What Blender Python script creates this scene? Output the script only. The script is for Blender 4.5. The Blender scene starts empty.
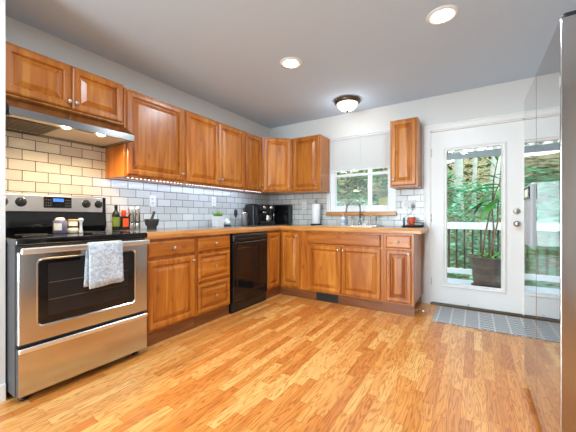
import bpy, bmesh, math, random
from mathutils import Vector, Matrix
PI = math.pi
S = bpy.context.scene
COL = S.collection

# ------------------------------------------------------------------ camera, world, lights, exposure
cam = bpy.data.cameras.new('camera')
cam.sensor_width = 36.0
cam.lens = 294.0 / 576 * 36
cam.clip_start = 0.02
cam.clip_end = 200
co = bpy.data.objects.new('camera', cam)
COL.objects.link(co)
co.location = (0, 0, 1.05)
co.rotation_euler = (PI / 2, 0, math.atan(186 / 294.0))
S.camera = co

S.view_settings.view_transform = 'Standard'
S.view_settings.look = 'None'
S.view_settings.gamma = 1
S.view_settings.use_curve_mapping = False
S.view_settings.exposure = 0.22

W = bpy.data.worlds.new('world')
S.world = W
W.use_nodes = True
bg = W.node_tree.nodes['Background']
bg.inputs[0].default_value = (0.86, 0.95, 1.0, 1)
bg.inputs[1].default_value = 3.3

E_REC = 14.0        # each recessed lamp
E_REAR_FILL = 185.0       # added fill lamp outside the made-up rear glass door
E_FLUSH = 2.4
E_LED = 1.9
E_HOOD = 5.5
COL_REC = (0.72, 0.88, 1.0)


def area_light(name, loc, rot, energy, color, sx, sy=None, shape='RECTANGLE', spread=PI, parent=None):
    l = bpy.data.lights.new(name, 'AREA')
    l.energy = energy
    l.color = color
    l.shape = shape
    l.size = sx
    if sy: l.size_y = sy
    l.spread = spread
    o = bpy.data.objects.new(name, l)
    COL.objects.link(o)
    if parent: o.parent = parent
    o.location = loc
    o.rotation_euler = rot
    return o


area_light('rear_fill_lamp', (-1.52, -3.35, 1.15), (PI / 2, 0, 0), E_REAR_FILL, (0.72, 0.88, 1.0), 1.35, 1.95)  # unseen lamp added behind the camera to brighten the room

# ------------------------------------------------------------------ materials
MATS = {}


def new_mat(name):
    m = bpy.data.materials.new(name)
    m.use_nodes = True
    MATS[name] = m
    nt = m.node_tree
    b = nt.nodes['Principled BSDF']
    return m, nt, b


def N(nt, t, **kw):
    n = nt.nodes.new(t)
    for k, v in kw.items():
        if k.startswith('i_'):
            key = k[2:]
            key = int(key) if key.isdigit() else key.replace('_', ' ')
            n.inputs[key].default_value = v
        else:
            setattr(n, k, v)
    return n


def L(nt, a, b):
    nt.links.new(a, b)


def c4(c): return (c[0], c[1], c[2], 1)


def srgb(r, g, b):
    f = lambda v: (v / 255 / 12.92) if v / 255 <= 0.04045 else ((v / 255 + 0.055) / 1.055) ** 2.4
    return (f(r), f(g), f(b))


def plain(name, col, rough=0.5, metal=0.0, noise=0.06, scale=30, bump=0.0, spec=0.5, emit=None, estr=0, coat=0):
    m, nt, b = new_mat(name)
    tc = N(nt, 'ShaderNodeTexCoord')
    nz = N(nt, 'ShaderNodeTexNoise', i_Scale=scale, i_Detail=3.0)
    L(nt, tc.outputs['Object'], nz.inputs['Vector'])
    mx = N(nt, 'ShaderNodeMixRGB', blend_type='MIX')
    mx.inputs[1].default_value = c4([c * (1 - noise) for c in col])
    mx.inputs[2].default_value = c4([min(1, c * (1 + noise)) for c in col])
    L(nt, nz.outputs['Fac'], mx.inputs[0])
    L(nt, mx.outputs[0], b.inputs['Base Color'])
    b.inputs['Roughness'].default_value = rough
    b.inputs['Metallic'].default_value = metal
    b.inputs['Specular IOR Level'].default_value = spec
    b.inputs['Coat Weight'].default_value = coat
    if emit:
        b.inputs['Emission Color'].default_value = c4(emit)
        b.inputs['Emission Strength'].default_value = estr
    if bump:
        bp = N(nt, 'ShaderNodeBump', i_Strength=bump, i_Distance=0.01)
        L(nt, nz.outputs['Fac'], bp.inputs['Height'])
        L(nt, bp.outputs[0], b.inputs['Normal'])
    return m


def wood(name, cols, scale=(16, 16, 1.3), rough=0.32, knots=True, coat=0.25):
    m, nt, b = new_mat(name)
    tc = N(nt, 'ShaderNodeTexCoord')
    oi = N(nt, 'ShaderNodeObjectInfo')
    mul = N(nt, 'ShaderNodeVectorMath', operation='SCALE')
    mul.inputs[0].default_value = (3.7, 5.3, 9.1)
    L(nt, oi.outputs['Random'], mul.inputs['Scale'])
    add = N(nt, 'ShaderNodeVectorMath', operation='ADD')
    L(nt, tc.outputs['Object'], add.inputs[0])
    L(nt, mul.outputs[0], add.inputs[1])
    mp = N(nt, 'ShaderNodeMapping')
    mp.inputs['Scale'].default_value = scale
    L(nt, add.outputs[0], mp.inputs['Vector'])
    n1 = N(nt, 'ShaderNodeTexNoise', i_Scale=1.0, i_Detail=6.0, i_Roughness=0.6, i_Distortion=0.8)
    L(nt, mp.outputs[0], n1.inputs['Vector'])
    r = N(nt, 'ShaderNodeValToRGB')
    e = r.color_ramp.elements
    e[0].position = 0.3; e[0].color = c4(cols[0])
    e[1].position = 0.72; e[1].color = c4(cols[2])
    k = e.new(0.5); k.color = c4(cols[1])
    L(nt, n1.outputs['Fac'], r.inputs[0])
    out = r.outputs[0]
    if knots:
        mp2 = N(nt, 'ShaderNodeMapping')
        mp2.inputs['Scale'].default_value = [max(2.2, s * 0.36) if s > 3 else s * 2.2 for s in scale]
        L(nt, add.outputs[0], mp2.inputs['Vector'])
        vo = N(nt, 'ShaderNodeTexVoronoi', i_Scale=1.3)
        L(nt, mp2.outputs[0], vo.inputs['Vector'])
        rr = N(nt, 'ShaderNodeValToRGB')
        rr.color_ramp.elements[0].position = 0.03
        rr.color_ramp.elements[0].color = (0.45, 0.36, 0.3, 1)
        rr.color_ramp.elements[1].position = 0.17
        rr.color_ramp.elements[1].color = (1, 1, 1, 1)
        L(nt, vo.outputs['Distance'], rr.inputs[0])
        mx = N(nt, 'ShaderNodeMixRGB', blend_type='MULTIPLY')
        mx.inputs[0].default_value = 0.7
        L(nt, out, mx.inputs[1]); L(nt, rr.outputs[0], mx.inputs[2])
        out = mx.outputs[0]
    # board to board tone
    hs = N(nt, 'ShaderNodeHueSaturation')
    ma = N(nt, 'ShaderNodeMath', operation='MULTIPLY_ADD')
    ma.inputs[1].default_value = 0.22; ma.inputs[2].default_value = 0.89
    L(nt, oi.outputs['Random'], ma.inputs[0])
    L(nt, ma.outputs[0], hs.inputs['Value'])
    L(nt, out, hs.inputs['Color'])
    L(nt, hs.outputs[0], b.inputs['Base Color'])
    b.inputs['Roughness'].default_value = rough
    b.inputs['Coat Weight'].default_value = coat
    b.inputs['Coat Roughness'].default_value = 0.25
    return m


CABC = [srgb(150, 76, 14), srgb(186, 107, 28), srgb(210, 138, 52)]
wood('cab', CABC)
wood('cabh', CABC, scale=(1.3, 16, 16))
wood('band', [srgb(176, 108, 46), srgb(204, 138, 70), srgb(222, 164, 96)], scale=(2, 2, 30), knots=False)
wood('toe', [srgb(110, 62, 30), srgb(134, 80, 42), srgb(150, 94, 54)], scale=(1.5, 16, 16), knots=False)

plain('wall', srgb(226, 225, 222), 0.85, noise=0.012, scale=60)
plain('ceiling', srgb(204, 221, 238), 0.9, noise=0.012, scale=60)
plain('trim', srgb(246, 244, 241), 0.4, noise=0.008)
plain('white', srgb(240, 240, 238), 0.35, noise=0.01)
plain('vinyl', srgb(236, 238, 240), 0.3, noise=0.008)
plain('black', (0.012, 0.012, 0.013), 0.28, noise=0.1)
plain('blackgloss', (0.006, 0.006, 0.007), 0.08, noise=0.1)
plain('blackmatte', (0.02, 0.02, 0.02), 0.6, noise=0.15)
plain('darkgrey', (0.06, 0.06, 0.065), 0.4, noise=0.1)
plain('chrome', (0.8, 0.79, 0.77), 0.15, metal=1.0, noise=0.02)
plain('nickel', (0.62, 0.58, 0.53), 0.28, metal=1.0, noise=0.03)
plain('bronze', (0.16, 0.12, 0.085), 0.35, metal=0.9, noise=0.1)
plain('gunmetal', (0.27, 0.26, 0.25), 0.25, metal=1.0, noise=0.1)
plain('sinksteel', (0.7, 0.7, 0.69), 0.3, metal=1.0, noise=0.03)
plain('lens', (1, 1, 1), 0.5, emit=(0.97, 0.98, 1.0), estr=11)
plain('bowl', (1, 0.95, 0.85), 0.4, emit=(1.0, 0.90, 0.72), estr=2.2)
plain('led', (1, 1, 1), 0.5, emit=(0.92, 0.96, 1.0), estr=4)
plain('hoodlens', (1, 0.9, 0.7), 0.5, emit=(1, 0.78, 0.45), estr=16)
plain('lcd', (0.02, 0.05, 0.2), 0.3, emit=(0.08, 0.3, 1.0), estr=0.9)
plain('candle', srgb(120, 112, 138), 0.2, noise=0.1)
plain('label', srgb(238, 240, 228), 0.6, noise=0.03)
plain('cream', srgb(232, 220, 196), 0.5, noise=0.05)
plain('tan', srgb(206, 170, 118), 0.4, noise=0.08)
plain('oil', (0.012, 0.014, 0.006), 0.08, noise=0.1)
plain('oillabel', srgb(112, 128, 48), 0.5, noise=0.6, scale=70)
plain('orange', srgb(226, 84, 28), 0.4, noise=0.08)
plain('redorange', srgb(232, 62, 30), 0.4, noise=0.06)
plain('sauce', (0.03, 0.012, 0.008), 0.12, noise=0.1)
plain('mug', srgb(196, 74, 34), 0.3, noise=0.08)
plain('stone', (0.035, 0.036, 0.033), 0.55, noise=0.5, scale=120, bump=0.2)
plain('yellow', srgb(246, 230, 140), 0.4, noise=0.05)
plain('soapblue', srgb(176, 190, 226), 0.3, noise=0.06)
plain('soil', (0.03, 0.02, 0.012), 0.9, noise=0.4, scale=80, bump=0.5)
plain('succulent', srgb(112, 158, 56), 0.5, noise=0.3, scale=60)
plain('leafgreen', srgb(52, 118, 30), 0.4, noise=0.35, scale=20)
plain('stem', srgb(104, 78, 50), 0.7, noise=0.25, scale=30)
plain('bark', srgb(176, 178, 170), 0.9, noise=0.28, scale=9, bump=0.5)
plain('barkdark', srgb(70, 66, 58), 0.9, noise=0.3, scale=9, bump=0.5)
plain('deck', srgb(190, 200, 212), 0.6, noise=0.06, scale=8)
plain('railwhite', srgb(232, 236, 238), 0.5, noise=0.02)
plain('baluster', (0.03, 0.02, 0.018), 0.4, noise=0.1)
plain('grille', (0.03, 0.03, 0.032), 0.5, noise=0.15)
plain('hoodin', srgb(214, 204, 186), 0.4, noise=0.03)
plain('blind', srgb(250, 250, 250), 0.5, noise=0.01)
_nt = MATS['blind'].node_tree
_tl = N(_nt, 'ShaderNodeBsdfTranslucent'); _tl.inputs[0].default_value = (.9, .9, .9, 1)
_mx = N(_nt, 'ShaderNodeMixShader'); _mx.inputs[0].default_value = .3
L(_nt, _nt.nodes['Principled BSDF'].outputs[0], _mx.inputs[1]); L(_nt, _tl.outputs[0], _mx.inputs[2]); L(_nt, _mx.outputs[0], _nt.nodes['Material Output'].inputs[0])
plain('blindgrey', srgb(168, 172, 178), 0.5, noise=0.03)


def counter_mat():
    m, nt, b = new_mat('counter')
    tc = N(nt, 'ShaderNodeTexCoord')
    nz = N(nt, 'ShaderNodeTexNoise', i_Scale=220.0, i_Detail=4.0)
    L(nt, tc.outputs['Object'], nz.inputs['Vector'])
    r = N(nt, 'ShaderNodeValToRGB')
    r.color_ramp.elements[0].position = 0.38; r.color_ramp.elements[0].color = c4(srgb(70, 70, 72))
    r.color_ramp.elements[1].position = 0.66; r.color_ramp.elements[1].color = c4(srgb(158, 156, 152))
    L(nt, nz.outputs['Fac'], r.inputs[0])
    L(nt, r.outputs[0], b.inputs['Base Color'])
    b.inputs['Roughness'].default_value = 0.16


counter_mat()


def steel(name, col, rough, axis=(2, 200, 2), var=0.06, aniso=0.0):
    m, nt, b = new_mat(name)
    tc = N(nt, 'ShaderNodeTexCoord')
    mp = N(nt, 'ShaderNodeMapping'); mp.inputs['Scale'].default_value = axis
    L(nt, tc.outputs['Object'], mp.inputs['Vector'])
    nz = N(nt, 'ShaderNodeTexNoise', i_Scale=3.0, i_Detail=3.0)
    L(nt, mp.outputs[0], nz.inputs['Vector'])
    ma = N(nt, 'ShaderNodeMath', operation='MULTIPLY_ADD')
    ma.inputs[1].default_value = var; ma.inputs[2].default_value = rough - var / 2
    L(nt, nz.outputs['Fac'], ma.inputs[0])
    L(nt, ma.outputs[0], b.inputs['Roughness'])
    b.inputs['Base Color'].default_value = c4(col)
    b.inputs['Metallic'].default_value = 1.0


steel('steel', (0.56, 0.55, 0.54), 0.17, (2, 2, 240), 0.08)
steel('steelpanel', (0.88, 0.87, 0.86), 0.3, (2, 2, 200), 0.06)
steel('hoodsteel', (0.36, 0.34, 0.33), 0.2, (2, 200, 200), 0.06)
steel('fridgefront', (0.53, 0.53, 0.53), 0.045, (2, 2, 240), 0.01)
steel('fridgeside', (0.45, 0.43, 0.42), 0.16, (240, 240, 2), 0.08)


def glass_mat(name, tint, refl=1.0, rough=0.0):
    m, nt, b = new_mat(name)
    nt.nodes.remove(b)
    out = nt.nodes['Material Output']
    tr = N(nt, 'ShaderNodeBsdfTransparent'); tr.inputs[0].default_value = c4(tint)
    gl = N(nt, 'ShaderNodeBsdfGlossy', i_Roughness=rough)
    fr = N(nt, 'ShaderNodeFresnel', i_IOR=1.45)
    mu = N(nt, 'ShaderNodeMath', operation='MULTIPLY'); mu.inputs[1].default_value = refl
    L(nt, fr.outputs[0], mu.inputs[0])
    mx = N(nt, 'ShaderNodeMixShader')
    L(nt, mu.outputs[0], mx.inputs[0]); L(nt, tr.outputs[0], mx.inputs[1]); L(nt, gl.outputs[0], mx.inputs[2])
    L(nt, mx.outputs[0], out.inputs[0])
    return m


glass_mat('glass', (0.97, 0.99, 0.98))
glass_mat('ovenglass', (0.22, 0.22, 0.2), 1.6)


def tile_mat(name, swz):
    m, nt, b = new_mat(name)
    tc = N(nt, 'ShaderNodeTexCoord')
    sp = N(nt, 'ShaderNodeSeparateXYZ'); L(nt, tc.outputs['Object'], sp.inputs[0])
    cb = N(nt, 'ShaderNodeCombineXYZ')
    L(nt, sp.outputs[swz], cb.inputs[0])
    za = N(nt, 'ShaderNodeMath', operation='SUBTRACT'); za.inputs[1].default_value = 0.919
    L(nt, sp.outputs[2], za.inputs[0]); L(nt, za.outputs[0], cb.inputs[1])
    br = N(nt, 'ShaderNodeTexBrick')
    br.offset = 0.5
    br.inputs['Scale'].default_value = 1.0
    br.inputs['Brick Width'].default_value = 0.1555
    br.inputs['Row Height'].default_value = 0.0775
    br.inputs['Mortar Size'].default_value = 0.0026
    br.inputs['Mortar Smooth'].default_value = 0.25
    br.inputs['Bias'].default_value = 0.0
    br.inputs['Color1'].default_value = c4(srgb(222, 221, 217))
    br.inputs['Color2'].default_value = c4(srgb(204, 201, 196))
    br.inputs['Mortar'].default_value = c4(srgb(58, 54, 52))
    L(nt, cb.outputs[0], br.inputs['Vector'])
    L(nt, br.outputs['Color'], b.inputs['Base Color'])
    r = N(nt, 'ShaderNodeMath', operation='MULTIPLY_ADD'); r.inputs[1].default_value = 0.6; r.inputs[2].default_value = 0.2
    L(nt, br.outputs['Fac'], r.inputs[0]); L(nt, r.outputs[0], b.inputs['Roughness'])
    bp = N(nt, 'ShaderNodeBump', i_Strength=0.6, i_Distance=0.003, invert=True)
    L(nt, br.outputs['Fac'], bp.inputs['Height']); L(nt, bp.outputs[0], b.inputs['Normal'])


tile_mat('tile_y', 1)
tile_mat('tile_x', 0)


def floor_mat():
    m, nt, b = new_mat('floor')
    tc = N(nt, 'ShaderNodeTexCoord')
    sp = N(nt, 'ShaderNodeSeparateXYZ'); L(nt, tc.outputs['Object'], sp.inputs[0])

    def M(op, a, b_=None, c=None):
        n = N(nt, 'ShaderNodeMath', operation=op)
        for i, v in enumerate((a, b_, c)):
            if v is None: continue
            if isinstance(v, (int, float)): n.inputs[i].default_value = v
            else: L(nt, v, n.inputs[i])
        return n.outputs[0]
    xs = M('DIVIDE', sp.outputs[0], 0.060)
    row = M('FLOOR', xs)
    fx = M('FRACT', xs)
    wn = N(nt, 'ShaderNodeTexWhiteNoise', noise_dimensions='1D'); L(nt, row, wn.inputs['W'])
    ys = M('ADD', M('DIVIDE', sp.outputs[1], 0.46), M('MULTIPLY', wn.outputs['Value'], 7.0))
    colm = M('FLOOR', ys)
    fy = M('FRACT', ys)
    cb = N(nt, 'ShaderNodeCombineXYZ'); L(nt, row, cb.inputs[0]); L(nt, colm, cb.inputs[1])
    w2 = N(nt, 'ShaderNodeTexWhiteNoise', noise_dimensions='2D'); L(nt, cb.outputs[0], w2.inputs['Vector'])
    # grain, offset per strip
    off = N(nt, 'ShaderNodeVectorMath', operation='SCALE'); off.inputs['Scale'].default_value = 31.0
    L(nt, w2.outputs['Color'], off.inputs[0])
    ad = N(nt, 'ShaderNodeVectorMath', operation='ADD')
    L(nt, tc.outputs['Object'], ad.inputs[0]); L(nt, off.outputs[0], ad.inputs[1])
    mp = N(nt, 'ShaderNodeMapping'); mp.inputs['Scale'].default_value = (22, 2.2, 1)
    L(nt, ad.outputs[0], mp.inputs['Vector'])
    g = N(nt, 'ShaderNodeTexNoise', i_Scale=1.0, i_Detail=2.0, i_Distortion=0.3)
    L(nt, mp.outputs[0], g.inputs['Vector'])
    # cathedral rings: contour lines of the smooth noise
    sn = M('SINE', M('MULTIPLY', g.outputs['Fac'], 62.0))
    rg = M('MULTIPLY_ADD', sn, 0.5, 0.5)
    rg = M('POWER', rg, 3.0)
    mp2 = N(nt, 'ShaderNodeMapping'); mp2.inputs['Scale'].default_value = (150, 5, 1)
    L(nt, ad.outputs[0], mp2.inputs['Vector'])
    g2 = N(nt, 'ShaderNodeTexNoise', i_Scale=1.0, i_Detail=4.0)
    L(nt, mp2.outputs[0], g2.inputs['Vector'])
    rp = N(nt, 'ShaderNodeValToRGB')
    e = rp.color_ramp.elements
    e[0].position = 0.0; e[0].color = c4(srgb(200, 120, 54))
    e[1].position = 1.0; e[1].color = c4(srgb(236, 178, 106))
    k = e.new(0.35); k.color = c4(srgb(218, 144, 70))
    k = e.new(0.7); k.color = c4(srgb(230, 162, 90))
    L(nt, w2.outputs['Value'], rp.inputs[0])
    mx = N(nt, 'ShaderNodeMixRGB', blend_type='MULTIPLY'); mx.inputs[0].default_value = 1.0
    L(nt, rp.outputs[0], mx.inputs[1])
    gr = N(nt, 'ShaderNodeMixRGB'); gr.inputs[1].default_value = (1.04, 1.04, 1.04, 1); gr.inputs[2].default_value = (0.76, 0.62, 0.48, 1)
    L(nt, rg, gr.inputs[0]); L(nt, gr.outputs[0], mx.inputs[2])
    mx2 = N(nt, 'ShaderNodeMixRGB', blend_type='MULTIPLY'); mx2.inputs[0].default_value = 0.5
    L(nt, mx.outputs[0], mx2.inputs[1]); L(nt, g2.outputs['Fac'], mx2.inputs[2])
    sc = N(nt, 'ShaderNodeMixRGB', blend_type='MULTIPLY'); sc.inputs[0].default_value = 1.0; sc.inputs[2].default_value = (1.42, 1.42, 1.42, 1)
    L(nt, mx2.outputs[0], sc.inputs[1])
    # seams
    ex = M('MINIMUM', fx, M('SUBTRACT', 1.0, fx))
    ey = M('MINIMUM', fy, M('SUBTRACT', 1.0, fy))
    seam = M('MAXIMUM', M('LESS_THAN', ex, 0.018), M('LESS_THAN', ey, 0.003))
    sm = N(nt, 'ShaderNodeMixRGB', blend_type='MULTIPLY'); sm.inputs[2].default_value = (0.74, 0.62, 0.52, 1)
    L(nt, seam, sm.inputs[0]); L(nt, sc.outputs[0], sm.inputs[1])
    L(nt, sm.outputs[0], b.inputs['Base Color'])
    b.inputs['Roughness'].default_value = 0.3
    b.inputs['Coat Weight'].default_value = 0.2
    b.inputs['Coat Roughness'].default_value = 0.15


floor_mat()


def rug_mat():
    m, nt, b = new_mat('rug')
    tc = N(nt, 'ShaderNodeTexCoord')
    sp = N(nt, 'ShaderNodeSeparateXYZ'); L(nt, tc.outputs['Object'], sp.inputs[0])

    def M(op, a, b_=None):
        n = N(nt, 'ShaderNodeMath', operation=op)
        for i, v in enumerate((a, b_)):
            if v is None: continue
            if isinstance(v, (int, float)): n.inputs[i].default_value = v
            else: L(nt, v, n.inputs[i])
        return n.outputs[0]
    x, y = sp.outputs[0], sp.outputs[1]
    band = M('FLOOR', M('DIVIDE', x, 0.12))
    par = M('MODULO', M('ABSOLUTE', band), 2.0)
    zig = M('ABSOLUTE', M('SUBTRACT', M('FRACT', M('DIVIDE', x, 0.05)), 0.5))
    s1 = M('GREATER_THAN', M('FRACT', M('ADD', M('DIVIDE', y, 0.055), zig)), 0.5)
    s2 = M('GREATER_THAN', M('FRACT', M('DIVIDE', y, 0.03)), 0.55)
    n = N(nt, 'ShaderNodeTexNoise', i_Scale=90.0)
    L(nt, tc.outputs['Object'], n.inputs['Vector'])
    mixp = N(nt, 'ShaderNodeMixRGB'); L(nt, par, mixp.inputs[0]); L(nt, s1, mixp.inputs[1]); L(nt, s2, mixp.inputs[2])
    edge = M('LESS_THAN', M('FRACT', M('DIVIDE', x, 0.12)), 0.12)
    mxa = M('MAXIMUM', mixp.outputs[0], edge)
    f = M('MULTIPLY', mxa, M('ADD', n.outputs['Fac'], 0.35))
    r = N(nt, 'ShaderNodeValToRGB')
    r.color_ramp.elements[0].color = c4(srgb(142, 147, 154)); r.color_ramp.elements[0].position = 0.1
    r.color_ramp.elements[1].color = c4(srgb(216, 216, 214)); r.color_ramp.elements[1].position = 0.9
    L(nt, f, r.inputs[0]); L(nt, r.outputs[0], b.inputs['Base Color'])
    b.inputs['Roughness'].default_value = 0.95


rug_mat()


def towel_mat():
    m, nt, b = new_mat('towel')
    tc = N(nt, 'ShaderNodeTexCoord')
    n = N(nt, 'ShaderNodeTexNoise', i_Scale=34.0, i_Detail=4.0, i_Distortion=2.0)
    L(nt, tc.outputs['Object'], n.inputs['Vector'])
    r = N(nt, 'ShaderNodeValToRGB')
    r.color_ramp.elements[0].position = 0.42; r.color_ramp.elements[0].color = c4(srgb(168, 178, 190))
    r.color_ramp.elements[1].position = 0.56; r.color_ramp.elements[1].color = c4(srgb(206, 214, 222))
    L(nt, n.outputs['Fac'], r.inputs[0]); L(nt, r.outputs[0], b.inputs['Base Color'])
    b.inputs['Roughness'].default_value = 0.95
    bp = N(nt, 'ShaderNodeBump', i_Strength=0.5, i_Distance=0.004)
    L(nt, n.outputs['Fac'], bp.inputs['Height']); L(nt, bp.outputs[0], b.inputs['Normal'])


towel_mat()


def ramp_noise_mat(name, cols, scale=3, rough=0.9, rand=False, transl=0.0):
    m, nt, b = new_mat(name)
    tc = N(nt, 'ShaderNodeTexCoord')
    n = N(nt, 'ShaderNodeTexNoise', i_Scale=scale, i_Detail=5.0, i_Roughness=0.65)
    L(nt, tc.outputs['Object'], n.inputs['Vector'])
    r = N(nt, 'ShaderNodeValToRGB')
    e = r.color_ramp.elements
    e[0].position = 0.34; e[0].color = c4(cols[0])
    e[1].position = 0.68; e[1].color = c4(cols[-1])
    if len(cols) == 3:
        k = e.new(0.5); k.color = c4(cols[1])
    L(nt, n.outputs['Fac'], r.inputs[0]); L(nt, r.outputs[0], b.inputs['Base Color'])
    b.inputs['Roughness'].default_value = rough
    return m


ramp_noise_mat('fern', [srgb(30, 112, 70), srgb(88, 172, 126), srgb(176, 226, 200)], 5.0)
ramp_noise_mat('leafdark', [srgb(34, 58, 28), srgb(66, 98, 48), srgb(122, 150, 88)], 3.0)
ramp_noise_mat('leaflight', [srgb(92, 146, 60), srgb(132, 186, 84), srgb(180, 214, 132)], 2.0)
ramp_noise_mat('hill', [srgb(66, 62, 36), srgb(116, 106, 64), srgb(186, 180, 140)], 7.0)
ramp_noise_mat('brush', [srgb(176, 200, 186), srgb(208, 222, 212), srgb(236, 242, 238)], 1.2)


def pot_mat():
    m, nt, b = new_mat('pot')
    tc = N(nt, 'ShaderNodeTexCoord')
    sp = N(nt, 'ShaderNodeSeparateXYZ'); L(nt, tc.outputs['Object'], sp.inputs[0])
    cb = N(nt, 'ShaderNodeCombineXYZ'); L(nt, sp.outputs[2], cb.inputs[2])
    n = N(nt, 'ShaderNodeTexNoise', i_Scale=26.0, i_Detail=4.0)
    L(nt, cb.outputs[0], n.inputs['Vector'])
    r = N(nt, 'ShaderNodeValToRGB')
    r.color_ramp.elements[0].position = 0.35; r.color_ramp.elements[0].color = c4(srgb(36, 26, 20))
    r.color_ramp.elements[1].position = 0.65; r.color_ramp.elements[1].color = c4(srgb(78, 62, 50))
    L(nt, n.outputs['Fac'], r.inputs[0]); L(nt, r.outputs[0], b.inputs['Base Color'])
    b.inputs['Roughness'].default_value = 0.5


pot_mat()

# ------------------------------------------------------------------ mesh helpers


def box(bm, x0, x1, y0, y1, z0, z1, bev=0.0, seg=2):
    x0, x1 = min(x0, x1), max(x0, x1); y0, y1 = min(y0, y1), max(y0, y1); z0, z1 = min(z0, z1), max(z0, z1)
    t = bmesh.new()
    v = [t.verts.new((x, y, z)) for x in (x0, x1) for y in (y0, y1) for z in (z0, z1)]
    for f in ((0, 1, 3, 2), (4, 6, 7, 5), (0, 4, 5, 1), (2, 3, 7, 6), (0, 2, 6, 4), (1, 5, 7, 3)):
        t.faces.new([v[i] for i in f])
    bmesh.ops.recalc_face_normals(t, faces=t.faces[:])
    if bev > 0:
        bmesh.ops.bevel(t, geom=t.edges[:], offset=bev, segments=seg, profile=0.5, affect='EDGES')
    merge(bm, t)
    return bm


def merge(bm, t, mat=None):
    vm = {}
    for v in t.verts:
        vm[v] = bm.verts.new(mat @ v.co if mat else v.co)
    for f in t.faces:
        try:
            nf = bm.faces.new([vm[v] for v in f.verts]); nf.smooth = f.smooth; nf.material_index = f.material_index
        except ValueError:
            pass
    t.free()


def bx(*a, **k):
    return box(bmesh.new(), *a, **k)


def loft(bm, rings, cap0=True, cap1=True, smooth=False):
    R = [[bm.verts.new(p) for p in r] for r in rings]
    n = len(R[0])
    for a, b in zip(R, R[1:]):
        for i in range(n):
            f = bm.faces.new((a[i], a[(i + 1) % n], b[(i + 1) % n], b[i])); f.smooth = smooth
    if cap0: bm.faces.new(R[0][::-1])
    if cap1: bm.faces.new(R[-1])
    return bm


def lathe(bm, prof, c=(0, 0, 0), seg=28, axis='Z', smooth=True, cap=True):
    """prof = [(r, h)], revolved about the axis through c"""
    rings = []
    for r, h in prof:
        ring = []
        for i in range(seg):
            a = 2 * PI * i / seg
            p = (max(r, 1e-5) * math.cos(a), max(r, 1e-5) * math.sin(a), h)
            if axis == 'Y': p = (p[0], -p[2], p[1])      # h runs towards -Y (front)
            if axis == 'X': p = (p[2], p[0], p[1])
            ring.append((p[0] + c[0], p[1] + c[1], p[2] + c[2]))
        rings.append(ring)
    return loft(bm, rings, cap, cap, smooth)


def tube(bm, pts, r, seg=10, cap=True):
    P = [Vector(p) for p in pts]
    rr = r if isinstance(r, (list, tuple)) else [r] * len(P)
    rings = []
    up = None
    for i, p in enumerate(P):
        d = (P[min(i + 1, len(P) - 1)] - P[max(i - 1, 0)]).normalized()
        if up is None:
            up = Vector((0, 0, 1)) if abs(d.z) < 0.9 else Vector((1, 0, 0))
        s = d.cross(up).normalized(); up = s.cross(d).normalized()
        rings.append([tuple(p + (s * math.cos(2 * PI * k / seg) + up * math.sin(2 * PI * k / seg)) * rr[i]) for k in range(seg)])
    return loft(bm, rings, cap, cap, True)


def obj(name, bm, mat, parent=None, recalc=True):
    if recalc: bmesh.ops.recalc_face_normals(bm, faces=bm.faces[:])
    me = bpy.data.meshes.new(name)
    bm.to_mesh(me); bm.free()
    mats = mat if isinstance(mat, (list, tuple)) else [mat]
    for m in mats: me.materials.append(MATS[m])
    o = bpy.data.objects.new(name, me)
    COL.objects.link(o)
    if parent is not None: o.parent = parent
    return o


def tag(o, label, cat, group=None, kind=None):
    o['label'] = label; o['category'] = cat
    if group: o['group'] = group
    if kind: o['kind'] = kind
    return o


def thing(name, label, cat, loc=(0, 0, 0), rz=0.0, group=None):
    o = bpy.data.objects.new(name, None)
    o.empty_display_size = 0.1
    COL.objects.link(o)
    o.location = loc; o.rotation_euler = (0, 0, rz)
    return tag(o, label, cat, group)


def struct(name, bm, mat, parent=None, label=None):
    o = obj(name, bm, mat, parent)
    if parent is None: o['kind'] = 'structure'
    if label:
        o['label'] = label
    return o


def copy_tree(o, parent=None):
    c = o.copy()
    COL.objects.link(c)
    if parent is not None: c.parent = parent
    for ch in list(o.children):
        copy_tree(ch, c)
    return c


XW, YB, ZC = -2.80, 3.88, 2.47      # left wall, back wall, ceiling
XR, YR = 1.08, -3.2                 # right wall, rear wall
XS, YS = -2.257, 0.555              # nearer stub of the left wall
CT = 0.922                          # counter height

# ------------------------------------------------------------------ setting
struct('floor', bx(XW - .15, XR + .15, YR - .15, YB + .12, -0.1, 0), 'floor', label='glossy orange strip wood laminate floor')
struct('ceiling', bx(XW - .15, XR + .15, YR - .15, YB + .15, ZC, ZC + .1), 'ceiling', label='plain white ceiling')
struct('wall_left', bx(XW - .12, XW, YS, YB, 0, ZC), 'wall', label='pale grey wall above the long cabinet run')
b = bmesh.new(); box(b, XW - .12, XS, YR, YS, 0, ZC)
struct('wall_stub', b, 'wall', label='pale grey wall end beside the steel range')
struct('baseboard_left', bx(XS, XS + .012, YR, YS, 0, .1, bev=.003), 'trim', label='white baseboard on the wall end beside the range')
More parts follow.
